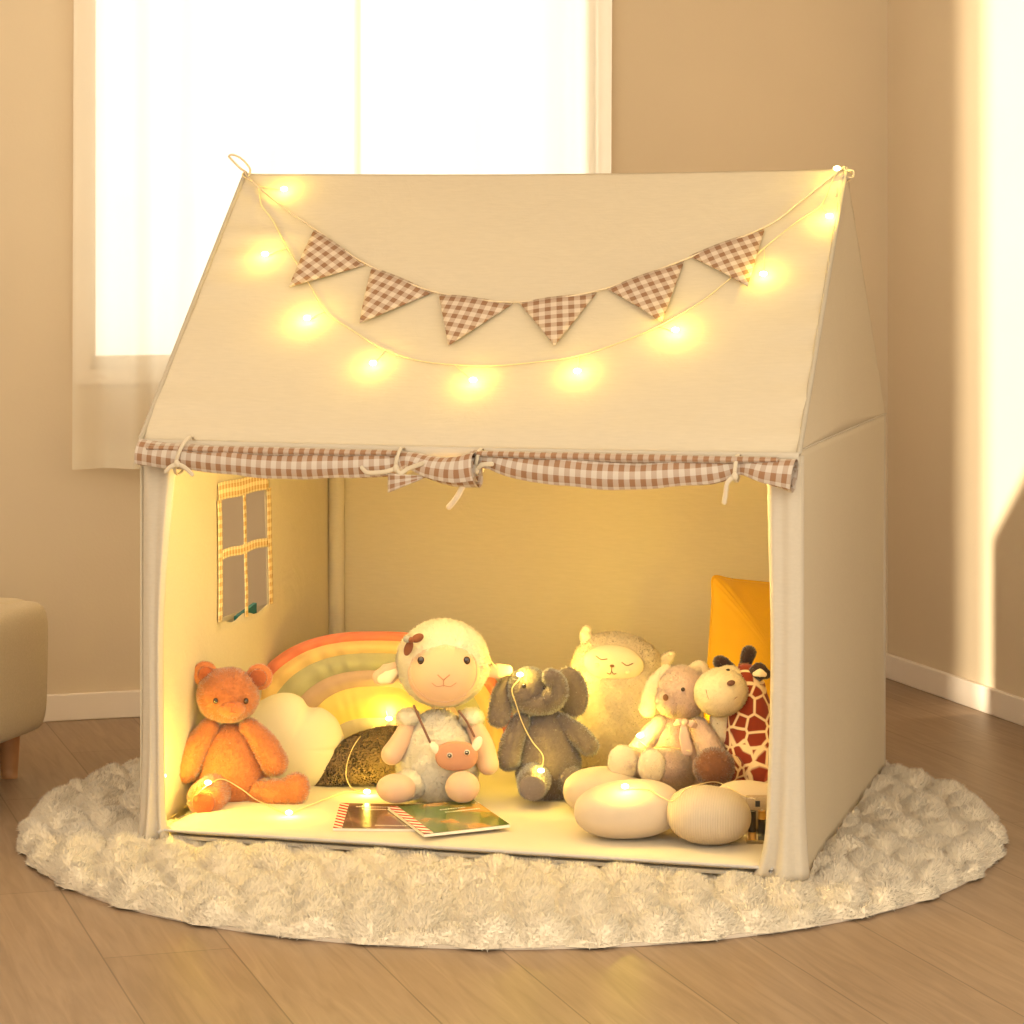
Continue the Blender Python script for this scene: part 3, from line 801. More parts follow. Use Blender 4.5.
for A_, B_, C_ in flags:
    a, b, c = [safe_hit(*q, .007) for q in (A_, B_, C_)]
    ex = (b - a) / np.linalg.norm(b - a); nn = np.cross(ex, c - a); nn /= np.linalg.norm(nn); ey = np.cross(nn, ex)
    if nn[1] > 0: nn = -nn
    V, U, F = [], [], []; n = 10; idx = {}
    for i in range(n + 1):
        for j in range(n + 1 - i):
            p = a + (b - a) * i / n + (c - a) * j / n
            p = p + nn * (.003 * math.sin(i / n * 4 + j / n * 3) + .004 * (j / n))
            idx[i, j] = len(V); V.append(p); q = p - a; U.append((q @ ex, q @ ey))
    for i in range(n):
        for j in range(n - i):
            F.append((idx[i, j], idx[i + 1, j], idx[i, j + 1]))
            if i + j < n - 1: F.append((idx[i + 1, j], idx[i + 1, j + 1], idx[i, j + 1]))
    build('flag', Mesh().add(V, F, U), M['gingham_flag'], bt, solid=.0016)
pts = [(250, 181), (280, 207), (315, 231.5), (366, 266), (433, 294), (513, 305), (597, 294), (684, 263), (765, 230), (800, 205), (826, 184)]
P = [ridgeL] + [safe_hit(*q, .008) for q in pts] + [ridgeR]
build('cord', Mesh().add(*sweep(P, .0020, n=8, seg=140)), M['cord'], bt)
Yl, Yr = ridgeL[1], ridgeR[1]
P = [ridgeL, at(240, 168, Yl), at(232, 160, Yl), at(229, 156, Yl), at(234, 155, Yl - .01), at(243, 160, Yl - .01), at(250, 169, Yl - .01), at(249, 175, Yl - .01)]
build('cord_loop', Mesh().add(*sweep(P, .0022, n=8, seg=50)), M['cord'], bt)
P = [ridgeR, at(845, 170, Yr), at(853, 171, Yr), at(852, 178, Yr), at(842, 176, Yr - .01), at(838, 185, Yr - .02), at(836, 196, Yr - .04)]
build('cord_loop', Mesh().add(*sweep(P, .0020, n=8, seg=50)), M['cord'], bt)

# ------------------------------------------------------------------ fairy lights
def bulb(parent, p, nrm, power, size=.0046, color=(1.0, .72, .09)):
    p = np.array(p); nrm = np.array(nrm) / np.linalg.norm(nrm)
    o = build('bulb', Mesh().add(*ellipsoid((0, 0, 0), (size * 1.5, size, size), nu=10, nv=12)), M['bulb'], parent)
    o.location = tuple(p + nrm * .004)
    l = bpy.data.lights.new('bulb_light', 'POINT'); l.energy = power; l.color = color; l.shadow_soft_size = .004
    lo = bpy.data.objects.new('bulb_light', l); COL.objects.link(lo); lo.parent = o
    lo.location = tuple(nrm * .015)
    return o
BP = .21
s1 = thing('fairy_lights', 'string of warm fairy lights draped over the front roof of the tent', 'string lights')
bulbs = [(285, 192), (266, 257), (308, 321), (374, 366), (474, 383), (578, 374), (676, 333), (764, 277), (830, 219), (834, 172)]
wp = [(243, 176), (258, 188), (262, 207), (273, 222), (288, 250), (312, 290), (326, 314), (352, 332), (385, 352), (420, 363), (455, 367), (495, 368), (540, 364), (580, 358), (620, 345), (660, 328), (700, 305), (728, 283), (765, 250), (800, 222), (822, 207), (834, 180)]
P = [ridgeL] + [safe_hit(x, y, .006) for x, y in wp]
P.append(ridgeR)
build('wire', Mesh().add(*sweep(P, .0011, n=6, seg=220)), M['wire'], s1)
nW = (TU[0] * 0 + TV[0] * RN[1], TV[1] * RN[1], RN[2])
for i, q in enumerate(bulbs):
    h = safe_hit(*q, .004)
    if i == len(bulbs) - 1: h = t2w((TW - .012, TD / 2 - .03, HR - .01)) + np.array(nW) * .01
    near = min(wp, key=lambda a: (a[0] - q[0]) ** 2 + (a[1] - q[1]) ** 2)
    g = safe_hit(*near, .006)
    bulb(s1, h, nW, BP * (1.5 if i in (2, 6) else 1))
    if np.linalg.norm(np.array(g) - np.array(h)) < .12: build('wire', Mesh().add(*sweep([g, h], .0009, n=6, seg=4)), M['wire'], s1)
P = [ridgeR, at(846, 182, Yr + .01), at(853, 175, Yr + .01), at(849, 171, Yr)]
build('wire', Mesh().add(*sweep(P, .0012, n=6, seg=20)), M['wire'], s1)

# ------------------------------------------------------------------ padded mat inside
MZ = TZ + .006
def rrect(x0, x1, y0, y1, r, n=10):
    pts = []
    for (cx, cy, a0) in ((x1 - r, y1 - r, 0), (x0 + r, y1 - r, 90), (x0 + r, y0 + r, 180), (x1 - r, y0 + r, 270)):
        for k in range(n + 1): a = R(a0 + 90 * k / n); pts.append((cx + r * math.cos(a), cy + r * math.sin(a)))
    return np.array(pts)
ol = rrect(.045, TW - .045, -.004, TD - .045, .045)
V, F, _ = puff(ol, .010, c=(.6, .5), rings=16, p=30, q=.5)
V = V[:, [0, 2, 1]]; V[:, 2] = V[:, 2] + .0105
F = [f[::-1] for f in F]
mat_o = thing('play_mat', 'cream padded mat with grey piped edge covering the tent floor', 'mat', (TO.x, TO.y, MZ), -TA)
build('pad', Mesh().add(V, F), M['mat_cloth'], mat_o)
P = [(x, y, .0105) for x, y in ol] + [(ol[0][0], ol[0][1], .0105)]
build('piping', Mesh().add(*sweep(P, .0028, n=8, seg=260, caps=False)), M['piping'], mat_o)
ZM = MZ + .0205                                  # top of the mat

# ------------------------------------------------------------------ soft toys
class Toy:
    def __init__(s, name, label, cat, bx, by, z=None, Y=None, group=None):
        s.z0 = ZM if z is None else z
        s.Y0 = (CH - s.z0) * FP / (by - HY) if Y is None else Y
        s.X0 = (bx - 512) / FP * s.Y0
        s.root = thing(name, label, cat, (s.X0, s.Y0, s.z0), group=group)
        s.k = s.Y0 / FP
    def p(s, px, py, dy=0.0):
        return at(px, py, s.Y0 + dy) - np.array([s.X0, s.Y0, s.z0])
    def e(s, px, py, rx, rz, ry, dy=0, **k):
        """ellipsoid centred on a pixel; radii in pixels, depth radius too"""
        c = s.p(px, py, dy); r = (rx * s.k, ry * s.k, rz * s.k)
        return ellipsoid(c, r, **k)
    def sw(s, pts, rads, **k):
        return sweep([s.p(*q) for q in pts], [r * s.k for r in rads], **k)
    def front(s, px, py, hx, hy, rx, rz, ry, dy=0, lift=0):
        """point on the near face of an ellipsoid at pixel px,py"""
        c = s.p(hx, hy, dy); q = dy
        for _ in range(4):
            v = s.p(px, py, q)
            a = 1 - ((v[0] - c[0]) / (rx * s.k)) ** 2 - ((v[2] - c[2]) / (rz * s.k)) ** 2
            q = dy - ry * s.k * math.sqrt(max(a, .02))
        return s.p(px, py, q - lift)
    def add(s, name, shapes, mat, fur=None, parent=None, label=None):
        m = Mesh()
        for sh in shapes: m.add(*sh)
        o = build(name, m, mat, parent or s.root, fur=fur)
        if label: o['label'] = label
        return o
    def dot(s, name, c, r, mat, parent=None, **k):
        return s.add(name, [ellipsoid(c, r, nu=12, nv=16, **k)], mat, parent=parent)
PL = (330000, .0055, .0015, .40, .12)             # plush pile
PS = (330000, .003, .0014, .40, .1)

# --- orange teddy bear
b = Toy('teddy_bear', 'orange plush teddy bear sitting at the left side of the tent', 'plush toy', 230, 800, Y=5.14)
b.add('torso', [b.e(231, 768, 36, 44, 29, dy=0, pear=.22, nu=30)], M['bear'], PL)
H = (228, 695, 30, 26, 26, -.012)
head = b.add('head', [b.e(*H[:2], H[2], H[3], H[4], dy=H[5], noise=.001)], M['bear'], PL)
b.add('muzzle', [b.e(231, 708, 14, 9.5, 10, dy=-.048)], M['bear'], PS, parent=head)
for ex, ey, r in ((205, 674, 12.5), (259, 677, 13)):
    er = b.add('ear', [b.e(ex, ey, r, r, 5, dy=.002)], M['bear'], PS, parent=head)
    b.add('inner_ear', [b.e(ex + (1 if ex < 230 else -1), ey + 1, r * .66, r * .66, 3.5, dy=-.011)], M['bear_inner'], PS, parent=head)
for ex in (215.5, 246):
    c = b.front(ex, 701, *H[:5], dy=H[5], lift=.004); b.dot('eye', c, (.0048, .004, .0058), M['eye'], parent=head)
c = b.p(231.5, 704.5, -.068); b.dot('nose', c, (.008, .004, .0048), M['bear_inner'], parent=head)
b.add('mouth', [sweep([b.p(231.5, 708, -.067), b.p(231.5, 712, -.067)], .0011, seg=5), sweep([b.p(226, 713, -.062), b.p(231.5, 712, -.067), b.p(237, 713, -.062)], .0011, seg=9)], M['bear_inner'], parent=head)
b.add('arm', [b.sw([(209, 729, -.01), (196, 748, -.025), (185, 769, -.04)], [10, 12.5, 13])], M['bear'], PL)
b.add('arm', [b.sw([(250, 729, -.01), (264, 745, -.02), (274, 762, -.03)], [10, 12.5, 13])], M['bear'], PL)
b.add('leg', [b.sw([(218, 787, -.03), (206, 799, -.105)], [15, 17])], M['bear'], PL)
b.add('foot_sole', [b.e(203.5, 803, 11, 11.5, 3, dy=-.134)], M['bear_inner'], PS)
b.add('leg', [b.sw([(248, 791, -.01), (272, 793, -.045), (290, 791, -.055)], [14, 13, 12])], M['bear'], PL)
b.add('foot', [b.e(295, 789, 13, 15.5, 10, dy=-.06, rot=rot(0, 18, 0))], M['bear'], PL)

# --- sheep doll
s = Toy('sheep_doll', 'cream plush sheep in a woolly hood wearing a tiny animal-face bag', 'plush toy', 440, 792, Y=5.10)
HR_ = (443, 663, 46, 43, 38, 0)
hood = s.add('hood', [s.e(443, 663, 46, 43, 38, noise=.0012, nf=90)], M['wool'], (300000, .005, .0016, .7, 0))
FH = (443.5, 672, 36.5, 34, 24, -.036)
face = s.add('face', [s.e(*FH[:5], dy=FH[5])], M['face'])
for ex in (421, 466.7):
    e_ = s.front(ex, 660.5, *FH[:5], dy=FH[5], lift=.001); o = s.dot('eye', e_, (.0068, .004, .0076), M['eye'], parent=face)
def fline(pts, H_, r, toy, name, mat, parent, lift=.0006):
    P = [toy.front(x, y, *H_[:5], dy=H_[5], lift=lift) for x, y in pts]
    toy.add(name, [sweep(P, r, n=6, seg=16)], mat, parent=parent)
fr_ = [s.front(443.5 + 33.5 * math.cos(a), 671 - 31 * math.sin(a), *FH[:5], dy=FH[5], lift=.0004) for a in np.linspace(0, 2 * np.pi, 40)]
s.add('face_seam', [sweep(fr_, .0011, n=6, seg=120, caps=False)], M['limb'], parent=face)
fline([(438, 675), (443.5, 680)], FH, .0011, s, 'nose_stitch', M['bag'], face)
fline([(449.5, 675), (443.5, 680)], FH, .0011, s, 'nose_stitch', M['bag'], face)
fline([(443.5, 680), (443.5, 686)], FH, .0010, s, 'nose_stitch', M['bag'], face)
fline([(432, 683), (437, 686.5), (443.5, 685.5), (450, 686.5), (456, 683)], FH, .0007, s, 'mouth', M['bag'], face)
s.add('ear', [s.sw([(399, 668, 0), (388, 674, -.01), (381, 677, -.012)], [7, 11, 8.5], flat=.45)], M['limb'])
s.add('inner_ear', [s.sw([(397, 671, -.012), (388, 677, -.024), (382, 679, -.024)], [3, 6.5, 5], flat=.4)], M['giraffe_cream'])
s.add('ear', [s.sw([(488, 672, 0), (498, 671, 0), (507, 670, 0)], [5, 8, 5.5], flat=.45)], M['limb'])
bw_ = s.add('hair_bow', [s.e(417.5, 638, 6.5, 4.2, 3, dy=-.072, rot=rot(0, -25, 0)), s.e(408.5, 648, 4.2, 8, 3, dy=-.066, rot=rot(0, 20, 0)), s.e(411, 640, 3, 3, 3, dy=-.074)], M['brown_leather'])
s.add('hair_bead', [s.e(407, 639, 4, 3.6, 3, dy=-.072)], M['grey_felt'])
s.add('torso', [s.e(438, 757, 40, 47, 30, pear=.16, noise=.0014, nf=90)], M['wool'], (300000, .006, .0016, .7, .1))
for sg, pts in ((-1, [(409, 722, -.012), (401, 741, -.022), (392, 754, -.03)]), (1, [(472, 722, -.012), (482, 742, -.022), (488, 764, -.03)])):
    s.add('sleeve', [s.e(pts[0][0] + (-1), pts[0][1] - 4, 12, 9.5, 12, dy=-.01, noise=.001, nf=90)], M['wool'], (300000, .005, .0016, .7, 0))
    s.add('arm', [s.sw(pts, [8, 10.5, 11])], M['limb'])
s.add('leg', [s.sw([(420, 779, -.01), (404, 787, -.06)], [18, 13], noise=.02)], M['wool'], (300000, .005, .0016, .7, 0))
s.add('leg', [s.sw([(456, 779, -.01), (462, 786, -.05)], [16, 13], noise=.02)], M['wool'], (300000, .005, .0016, .7, 0))
s.add('foot', [s.e(396, 788.5, 19.5, 14.5, 16, dy=-.075)], M['limb'])
s.add('foot', [s.e(462.5, 787, 17, 15.5, 15, dy=-.085)], M['limb'])
bag = s.add('bag', [s.e(456.5, 756, 21, 14.5, 7, dy=-.075, e=.85)], M['bag'], parent=None)
s.add('bag_strap', [s.sw([(414, 706, -.052), (424, 729, -.075), (434, 750, -.078)], [1.2, 1.2]), ], M['strap'])
s.add('bag_strap', [s.sw([(459, 711, -.064), (467, 722, -.070), (474, 736, -.076)], [1.2, 1.2])], M['strap'])
s.add('bag_ear', [s.e(434.5, 748, 4, 7, 2.5, dy=-.078, rot=rot(0, -35, 0))], M['wool'], parent=bag)
s.add('bag_ear', [s.e(477, 744, 4.5, 8, 2.5, dy=-.078, rot=rot(0, 28, 0))], M['wool'], parent=bag)
for ex, ey in ((449.6, 755.5), (467, 752.5)):
    c = s.p(ex, ey, -.088); s.dot('bag_eye_ring', c, (.0052, .002, .0052), M['eye_white'], parent=bag); s.dot('bag_eye', c + np.array([0, -.0015, 0]), (.0042, .002, .0042), M['eye'], parent=bag)
    s.dot('bag_eye_glint', c + np.array([-.0005, -.0032, .0008]), (.0013, .0008, .0013), M['eye_white'], parent=bag)

# --- grey elephant
g = Toy('plush_elephant', 'grey plush elephant with drooping ears and a curled trunk', 'plush toy', 543, 792, Y=5.13)
EH = (529, 690, 21, 21.5, 23, -.005)
g.add('torso', [g.e(548, 754, 31, 47, 26, pear=.26)], M['ele'], PL)
head = g.add('head', [g.e(*EH[:2], EH[2], EH[3], EH[4], dy=EH[5]), g.e(540, 701, 23, 12.5, 16, dy=-.022), g.sw([(547, 700, -.03), (557, 694, -.045), (556.5, 682, -.052), (550.5, 677, -.058)], [12, 10, 8.5, 7.5])], M['ele'], PL)
g.add('ear', [g.sw([(511, 680, .005), (503, 696, -.005), (499, 716, -.015)], [8, 11, 11], flat=.55)], M['ele'], PL)
g.add('ear', [g.e(571, 692, 16, 25, 8, dy=.012, rot=rot(0, -12, 0))], M['ele'], PL)
c = g.front(524, 686, *EH[:5], dy=EH[5], lift=.005); g.dot('eye', c, (.0042, .004, .0046), M['eye'], parent=head)
c = g.front(545, 688, *EH[:5], dy=EH[5], lift=.003); g.dot('eye', c, (.004, .004, .0045), M['eye'], parent=head)
g.add('arm', [g.sw([(521, 722, -.01), (513, 742, -.02), (509, 759, -.03)], [9, 11, 11])], M['ele'], PL)
g.add('arm', [g.sw([(562, 722, -.01), (577, 734, -.02), (589, 746, -.025)], [8, 10, 9])], M['ele'], PL)
g.add('leg', [g.sw([(537, 774, -.02), (533, 784, -.085)], [15, 14.5])], M['ele'], PL)
g.add('foot_sole', [g.e(532.5, 788, 13, 12.5, 3, dy=-.112)], M['ele_foot'], PS)
g.add('leg', [g.sw([(560, 776, -.01), (570, 780, -.035)], [15, 13])], M['ele'], PL)

# --- alpaca cushion with a sleeping face
a_t = Toy('alpaca_cushion', 'beige fleecy alpaca cushion with closed embroidered eyes behind the elephant', 'plush toy', 622, 770, Y=5.36)
def outline(toy, pts, n=80, dy=0):
    P = np.array([toy.p(x, y, dy)[[0, 2]] for x, y in pts]); P = np.vstack([P, P[:1]])
    Q = catmull(np.column_stack([P[:, 0], np.zeros(len(P)), P[:, 1]]), n + 1)[:-1]
    return Q[:, [0, 2]]
ol = outline(a_t, [(577, 650), (590, 638), (612, 634), (634, 637), (652, 648), (664, 668), (674, 700), (680, 735), (676, 762), (655, 773), (622, 775), (592, 773), (572, 762), (567, 735), (570, 700), (571, 670)])
V, F, U = puff(ol, .072, c=tuple(a_t.p(620, 705)[[0, 2]]), rings=18)
q = np.sin(V[:, 0] * 260 + 1) * np.sin(V[:, 2] * 240 + V[:, 0] * 90) + .6 * np.sin(V[:, 0] * 470 + V[:, 2] * 390)
V[:, 1] += q * .0012
body = a_t.add('body', [(V, F)], M['alpaca'], (300000, .007, .003, 1.1, 0))
R8 = rot(0, 8, 0)
fc = a_t.p(614, 663, -.052)
face = a_t.add('face', [ellipsoid(fc, (30 * a_t.k, .024, 18.5 * a_t.k), rot=R8)], M['alpaca_face'], parent=body)
def af(x, y):
    v = a_t.p(x, y, -.06) - fc; l = R8.T @ v; a = 1 - (l[0] / (30 * a_t.k)) ** 2 - (l[2] / (18.5 * a_t.k)) ** 2
    return a_t.p(x, y, fc[1] - .024 * math.sqrt(max(a, .05)) - .0008)
for pts in ([(596, 656), (601, 659.5), (607, 659)], [(622, 662.5), (627, 665.5), (633, 663.5)]):
    a_t.add('eyelid_stitch', [sweep([af(*p_) for p_ in pts], .0010, n=6, seg=14)], M['thread'], parent=face)
a_t.add('nose', [ellipsoid(af(612, 666), (.0045, .002, .003), nu=10, nv=12)], M['thread'], parent=face)
a_t.add('mouth', [sweep([af(607, 673), (af(610, 674)), af(611.5, 671), af(611.5, 668)], .0009, n=6, seg=16), sweep([af(611.5, 671), af(613.5, 674), af(616, 673.5)], .0009, n=6, seg=10)], M['thread'], parent=face)
a_t.add('cheek', [ellipsoid(af(628, 672), (.0055, .0012, .004), nu=10, nv=12)], M['cheek'], parent=face)
a_t.add('cheek', [ellipsoid(af(597, 665), (.0055, .0012, .004), nu=10, nv=12)], M['cheek'], parent=face)
a_t.add('ear', [a_t.sw([(588, 645, 0), (586, 635, 0), (587, 630, 0)], [6.5, 6.5, 4.5], flat=.6)], M['alpaca'], PS)
a_t.add('ear', [a_t.sw([(660, 664, 0), (668, 658, 0), (671, 655, 0)], [6, 6.5, 4.5], flat=.6)], M['alpaca'], PS)

# --- rosy beige rabbit
r = Toy('plush_rabbit', 'rosy beige plush rabbit with a ribbon bow sitting behind the stone cushions', 'plush toy', 672, 800, Y=5.09)
RH2 = (682, 693, 25, 26, 26, -.01)
r.add('torso', [r.e(678, 753, 32, 43, 27, pear=.22)], M['bunny'], PL)
head = r.add('head', [r.e(*RH2[:2], RH2[2], RH2[3], RH2[4], dy=RH2[5]), r.e(671, 701, 14, 14, 14, dy=-.03)], M['bunny'], PL)
r.dot('nose', r.p(665.5, 697.5, -.062), (.0052, .004, .0062), M['thread'], parent=head)
c = r.front(683, 689.5, *RH2[:5], dy=RH2[5], lift=.005); r.dot('eye', c, (.004, .004, .004), M['eye'], parent=head)
r.add('ear', [r.sw([(666, 670, .0), (655, 685, -.01), (648, 708, -.015)], [6, 9, 9], flat=.5)], M['bunny_sole_lit'], PS)  # yellow bulb light put into this ear by the paler plush
r.add('ear', [r.sw([(693, 672, .0), (699, 669, .01), (703, 676, .012)], [7, 8.5, 8], flat=.6)], M['bunny_sole_lit'], PS)
r.add('arm', [r.sw([(660, 724, -.01), (648, 738, -.02), (638, 750, -.035)], [9, 10, 9])], M['bunny_sole_lit'], PS)  # paler than the other arm: bulb light painted into its colour
r.add('arm', [r.sw([(699, 727, -.035), (707, 742, -.055), (713, 757, -.075)], [9, 11.5, 12])], M['bunny'], PL)
r.add('leg', [r.sw([(660, 768, -.02), (640, 764, -.08), (627, 762, -.10)], [14, 13, 13])], M['bunny'], PL)
r.add('foot_sole', [r.e(623, 762.5, 14.5, 17, 7, dy=-.112)], M['bunny_sole_lit'], PS)
r.add('leg', [r.sw([(682, 770, -.02), (668, 768, -.08), (656, 766, -.10)], [17, 17, 15])], M['bunny'], PL)
r.add('foot_sole', [r.e(651.5, 766, 13.5, 17, 7, dy=-.120)], M['bunny_sole_lit'], PS)
bow = r.add('bow', [r.sw([(686, 722, -.06), (692, 724, -.062), (695, 726, -.055)], [2, 4.5, 3], flat=.3), r.sw([(684, 722, -.06), (679, 722, -.06), (675, 724, -.055)], [2, 3.5, 2], flat=.3), r.e(685, 722, 3.4, 3.4, 3, dy=-.064)], M['bow'])
r.add('ribbon_tail', [r.sw([(684, 724, -.062), (684, 735, -.066), (687, 750, -.064)], [2.5, 5, 6], flat=.14)], M['bow'], parent=bow)

# --- giraffe
j = Toy('plush_giraffe', 'plush giraffe with dark red patches and a big cream snout', 'plush toy', 752, 805, Y=5.06)
j.add('body', [j.sw([(757, 768, 0), (754, 742, 0), (750, 716, -.005), (750, 694, -.012), (747, 680, -.012)], [38, 34, 25, 17, 16], n=30, seg=40)], M['giraffe'])
j.add('snout', [j.e(721, 692, 26.5, 23.5, 25, dy=-.035, rot=rot(0, -10, 0)), j.e(729, 678, 15, 12, 15, dy=-.02)], M['giraffe_cream'], PS)
j.add('chest', [j.sw([(726, 708, -.0), (722, 720, .0), (722, 735, .0)], [8, 12, 12])], M['giraffe_cream'], PS)
j.add('eye', [j.e(731, 683, 4.2, 2.8, 2.5, dy=-.078, rot=rot(0, -15, 0))], M['strap'])
j.add('eye', [j.e(728, 670, 2.2, 1.2, 2, dy=-.047)], M['eye'])
fr = [(700, 690), (704, 696), (712, 701), (722, 704), (732, 703), (741, 697)]
def jf(x, y):
    v = ((x - 723) / 27) ** 2 + ((y - 694) / 22) ** 2
    return j.p(x, y, -.035 - 24 * j.k * math.sqrt(max(.02, 1 - v)) - .002)
j.add('mouth', [sweep([jf(706, 690), jf(709, 699), jf(718, 704), jf(728, 703), jf(737, 697)], .0008, n=6, seg=24)], M['bag'])
j.add('horn', [j.sw([(731, 668, .0), (725, 664, 0), (720, 662, 0)], [4, 6, 6.5])], M['horn'], PS)
j.add('horn', [j.sw([(744, 668, .01), (747, 658, .01), (749, 653, .01)], [4.5, 6.5, 7])], M['horn'], PS)
ear = j.add('ear', [j.sw([(751, 675, -.03), (759, 672, -.04), (766, 674, -.04)], [5, 9.5, 5], flat=.4)], M['horn'], PS)
j.add('inner_ear', [j.sw([(755, 674, -.048), (760, 673, -.050), (764.5, 674.5, -.048)], [2.5, 4.5, 2.5], flat=.35)], M['giraffe_cream'], parent=ear)
mp_ = []
for k in range(26):
    t = k / 25; x = 740 + t * 24; y = 665 + t * 50 + 6 * math.sin(t * 3)
    mp_.append(sweep([j.p(x, y, .0), j.p(x + 6 + random.Random(k).random() * 3, y - 4 + random.Random(k + 50).random() * 4, .0)], [.0035, .0012], n=6, seg=4))
j.add('mane', mp_[:], M['hoof'])
j.add('leg', [j.sw([(738, 770, -.03), (726, 768, -.07), (718, 767, -.09)], [15, 14, 13])], M['giraffe'])
j.add('hoof', [j.e(714, 767, 19, 17.5, 16, dy=-.105)], M['hoof'], (300000, .006, .0016, .5, .1))
j.add('leg', [j.sw([(765, 775, -.03), (778, 780, -.06)], [16, 15])], M['giraffe'])

# ------------------------------------------------------------------ cushions
def cushion(name, label, loc, rotm, w_, h_, th, mat, cat='cushion', piping=None):
    o = thing(name, label, cat, loc)
    n = 96; a = np.linspace(0, 2 * np.pi, n, endpoint=False)
    c, s_ = np.cos(a), np.sin(a); e = .13
    X = np.sign(c) * np.abs(c) ** e * w_ / 2; Z = np.sign(s_) * np.abs(s_) ** e * h_ / 2
    pin = 1 - .05 * np.cos(2 * a) ** 2
    V, F, U = puff(np.stack([X * pin, Z * pin], 1), th, rings=20, p=2.6, q=.7, wr=.003)
    V = V @ np.array(rotm).T
    o2 = build('cover', Mesh().add(V, F, U), mat, o)
    ed = np.column_stack([X * pin, np.zeros(n), Z * pin]) @ np.array(rotm).T
    build('edge_seam', Mesh().add(*sweep(np.vstack([ed, ed[:1]]), .0028, n=6, seg=200, caps=False)), piping or mat, o)
    return o
CC = at(783, 682, 5.36)
cushion('square_cushion', 'mustard yellow square cushion propped in the right corner of the tent', (CC[0], CC[1], CC[2]), rot(-9, 7, 14), .33, .40, .055, M['mustard'])

# rainbow cushion with a cloud at its foot
rb = Toy('rainbow_cushion', 'muted rainbow arch cushion with a pale cloud at its left foot', 'cushion', 380, 790, Y=5.45)
RCX, RCZ = rb.p(374, 784)[[0, 2]]
k = rb.k
edges = [(146, 150), (133, 140.5), (118, 128), (96, 111), (77, 95), (58, 64), (38, 42)]  # outer semi-axes of each arch in photo scale
V, F, UV, MI = [], [], [], []
mr = Mesh()
mats = [M['coral'], M['r_yellow'], M['r_sage'], M['r_taupe'], M['r_lemon'], M['r_grey']]
na_ = 120
for bi in range(6):
    (ao, bo), (ai, bi_) = edges[bi], edges[bi + 1]
    nb_ = 15
    A = np.linspace(-.12, np.pi + .12, na_)
    P = []
    for side in (-1, 1):
        for jx in range(nb_):
            f = jx / (nb_ - 1)
            ra, rb_ = ao + (ai - ao) * f, bo + (bi_ - bo) * f
            dist = (146 - ra) / 108
            t = (.036 * math.sin(np.pi * min(max(dist, 0.0), 1)) ** .5 + .008 * math.sin(np.pi * f)) if 0 < dist < 1 else 0.0
            wr = .0055 * np.sin(A * 34 + 2 * np.sin(A * 7)) * (1 if bi < 3 else .3) * np.exp(-dist * 2.2) * (dist > .01)
            cs_, sn_ = np.cos(A), np.sin(A)
            P.append(np.stack([RCX + np.sign(cs_) * np.abs(cs_) ** .78 * ra * k, side * (t + wr), RCZ + np.sign(sn_) * np.abs(sn_) ** .78 * rb_ * k], 1))
    P = np.array(P)
    V = P.reshape(-1, 3); Fa = grid_faces(nb_, na_); Fb = [tuple(i + nb_ * na_ for i in f[::-1]) for f in grid_faces(nb_, na_)]
    mr.add(V, Fa + Fb, None, bi)
LEAN = rot(-9, 0, 0)
mv = mr.verts() @ LEAN.T; mr.V = [mv]; mr.UV = [mr.uv()]
mv[:, 1] += .02
arch = build('rainbow_arch', mr, mats, rb.root)
ol = outline(rb, [(262, 700), (275, 694), (290, 693), (302, 698), (309, 707), (322, 708), (335, 717), (342, 730), (344, 742), (341, 748), (343, 754), (339, 768), (331, 782), (318, 789), (290, 790), (255, 790), (238, 783), (230, 765), (236, 745), (232, 728), (242, 712)], 110, -.19)
V, F, U = puff(ol, .042, c=tuple(rb.p(290, 746, -.19)[[0, 2]]), rings=18, p=2.6, q=.62)
V[:, 1] -= .19; V[:, 2] += .0
build('cloud', Mesh().add(V, F), M['cloud'], rb.root)

# brown furry half-round cushion in front of the arch
d = Toy('domed_cushion', 'dark brown fleecy half-round cushion under the rainbow arch behind the sheep', 'cushion', 395, 787, Y=5.25)
n = 60; a = np.linspace(0, np.pi, n)
top = [(395 + 84 * math.cos(x), 786 - 60 * math.sin(x) ** 1.15) for x in a]
P = [d.p(x, y)[[0, 2]] for x, y in top] + [d.p(395 - 84 + 168 * q / 20, 787)[[0, 2]] for q in range(1, 20)]
V, F, U = puff(np.array(P), .04, c=tuple(d.p(395, 765)[[0, 2]]), rings=16)
build('cover', Mesh().add(V, F), M['brown_dome'], d.root, fur=(380000, .005, .0018, .6, 0))

# stone-shaped cushions
def stone(label, px, py, rx, rz, ry, Y, mat, tilt=0, seed=0, e=.86):
    base = at(px, py, Y)
    rzm = rz * Y / FP
    o = thing('stone_cushion', label, 'cushion', (base[0], base[1], ZM), group=None)
    V, F = ellipsoid((0, 0, 0), (rx * Y / FP, ry * Y / FP, rzm), nu=30, nv=44, e=e)
    V = V * (1 + .05 * np.sin(V[:, [0]] * 22 + seed) + .03 * np.sin(V[:, [1]] * 30 + seed * 2))
    V = V @ rot(0, tilt, 0).T
    V[:, 2] = V[:, 2] - V[:, 2].min() + .0005
    build('cover', Mesh().add(V, F), mat, o)
    nrm = []
    return o
stone('largest smooth beige stone-shaped cushion, with a fairy light glowing on top', 627, 808, 54, 26, 42, 4.79, M['stone'], -4, 1)
stone('beige stone-shaped cushion behind the largest one, in front of the alpaca', 603, 783, 40, 21.5, 34, 5.0, M['stone'], -3, 2)
stone('finely ribbed beige stone-shaped cushion beside the battery box', 711, 815, 43, 28.5, 38, 4.73, M['rib'], 5, 3, .92)
stone('beige stone-shaped cushion half hidden behind the right tent post', 757, 806, 42, 23, 30, 4.86, M['stone'], 6, 4)

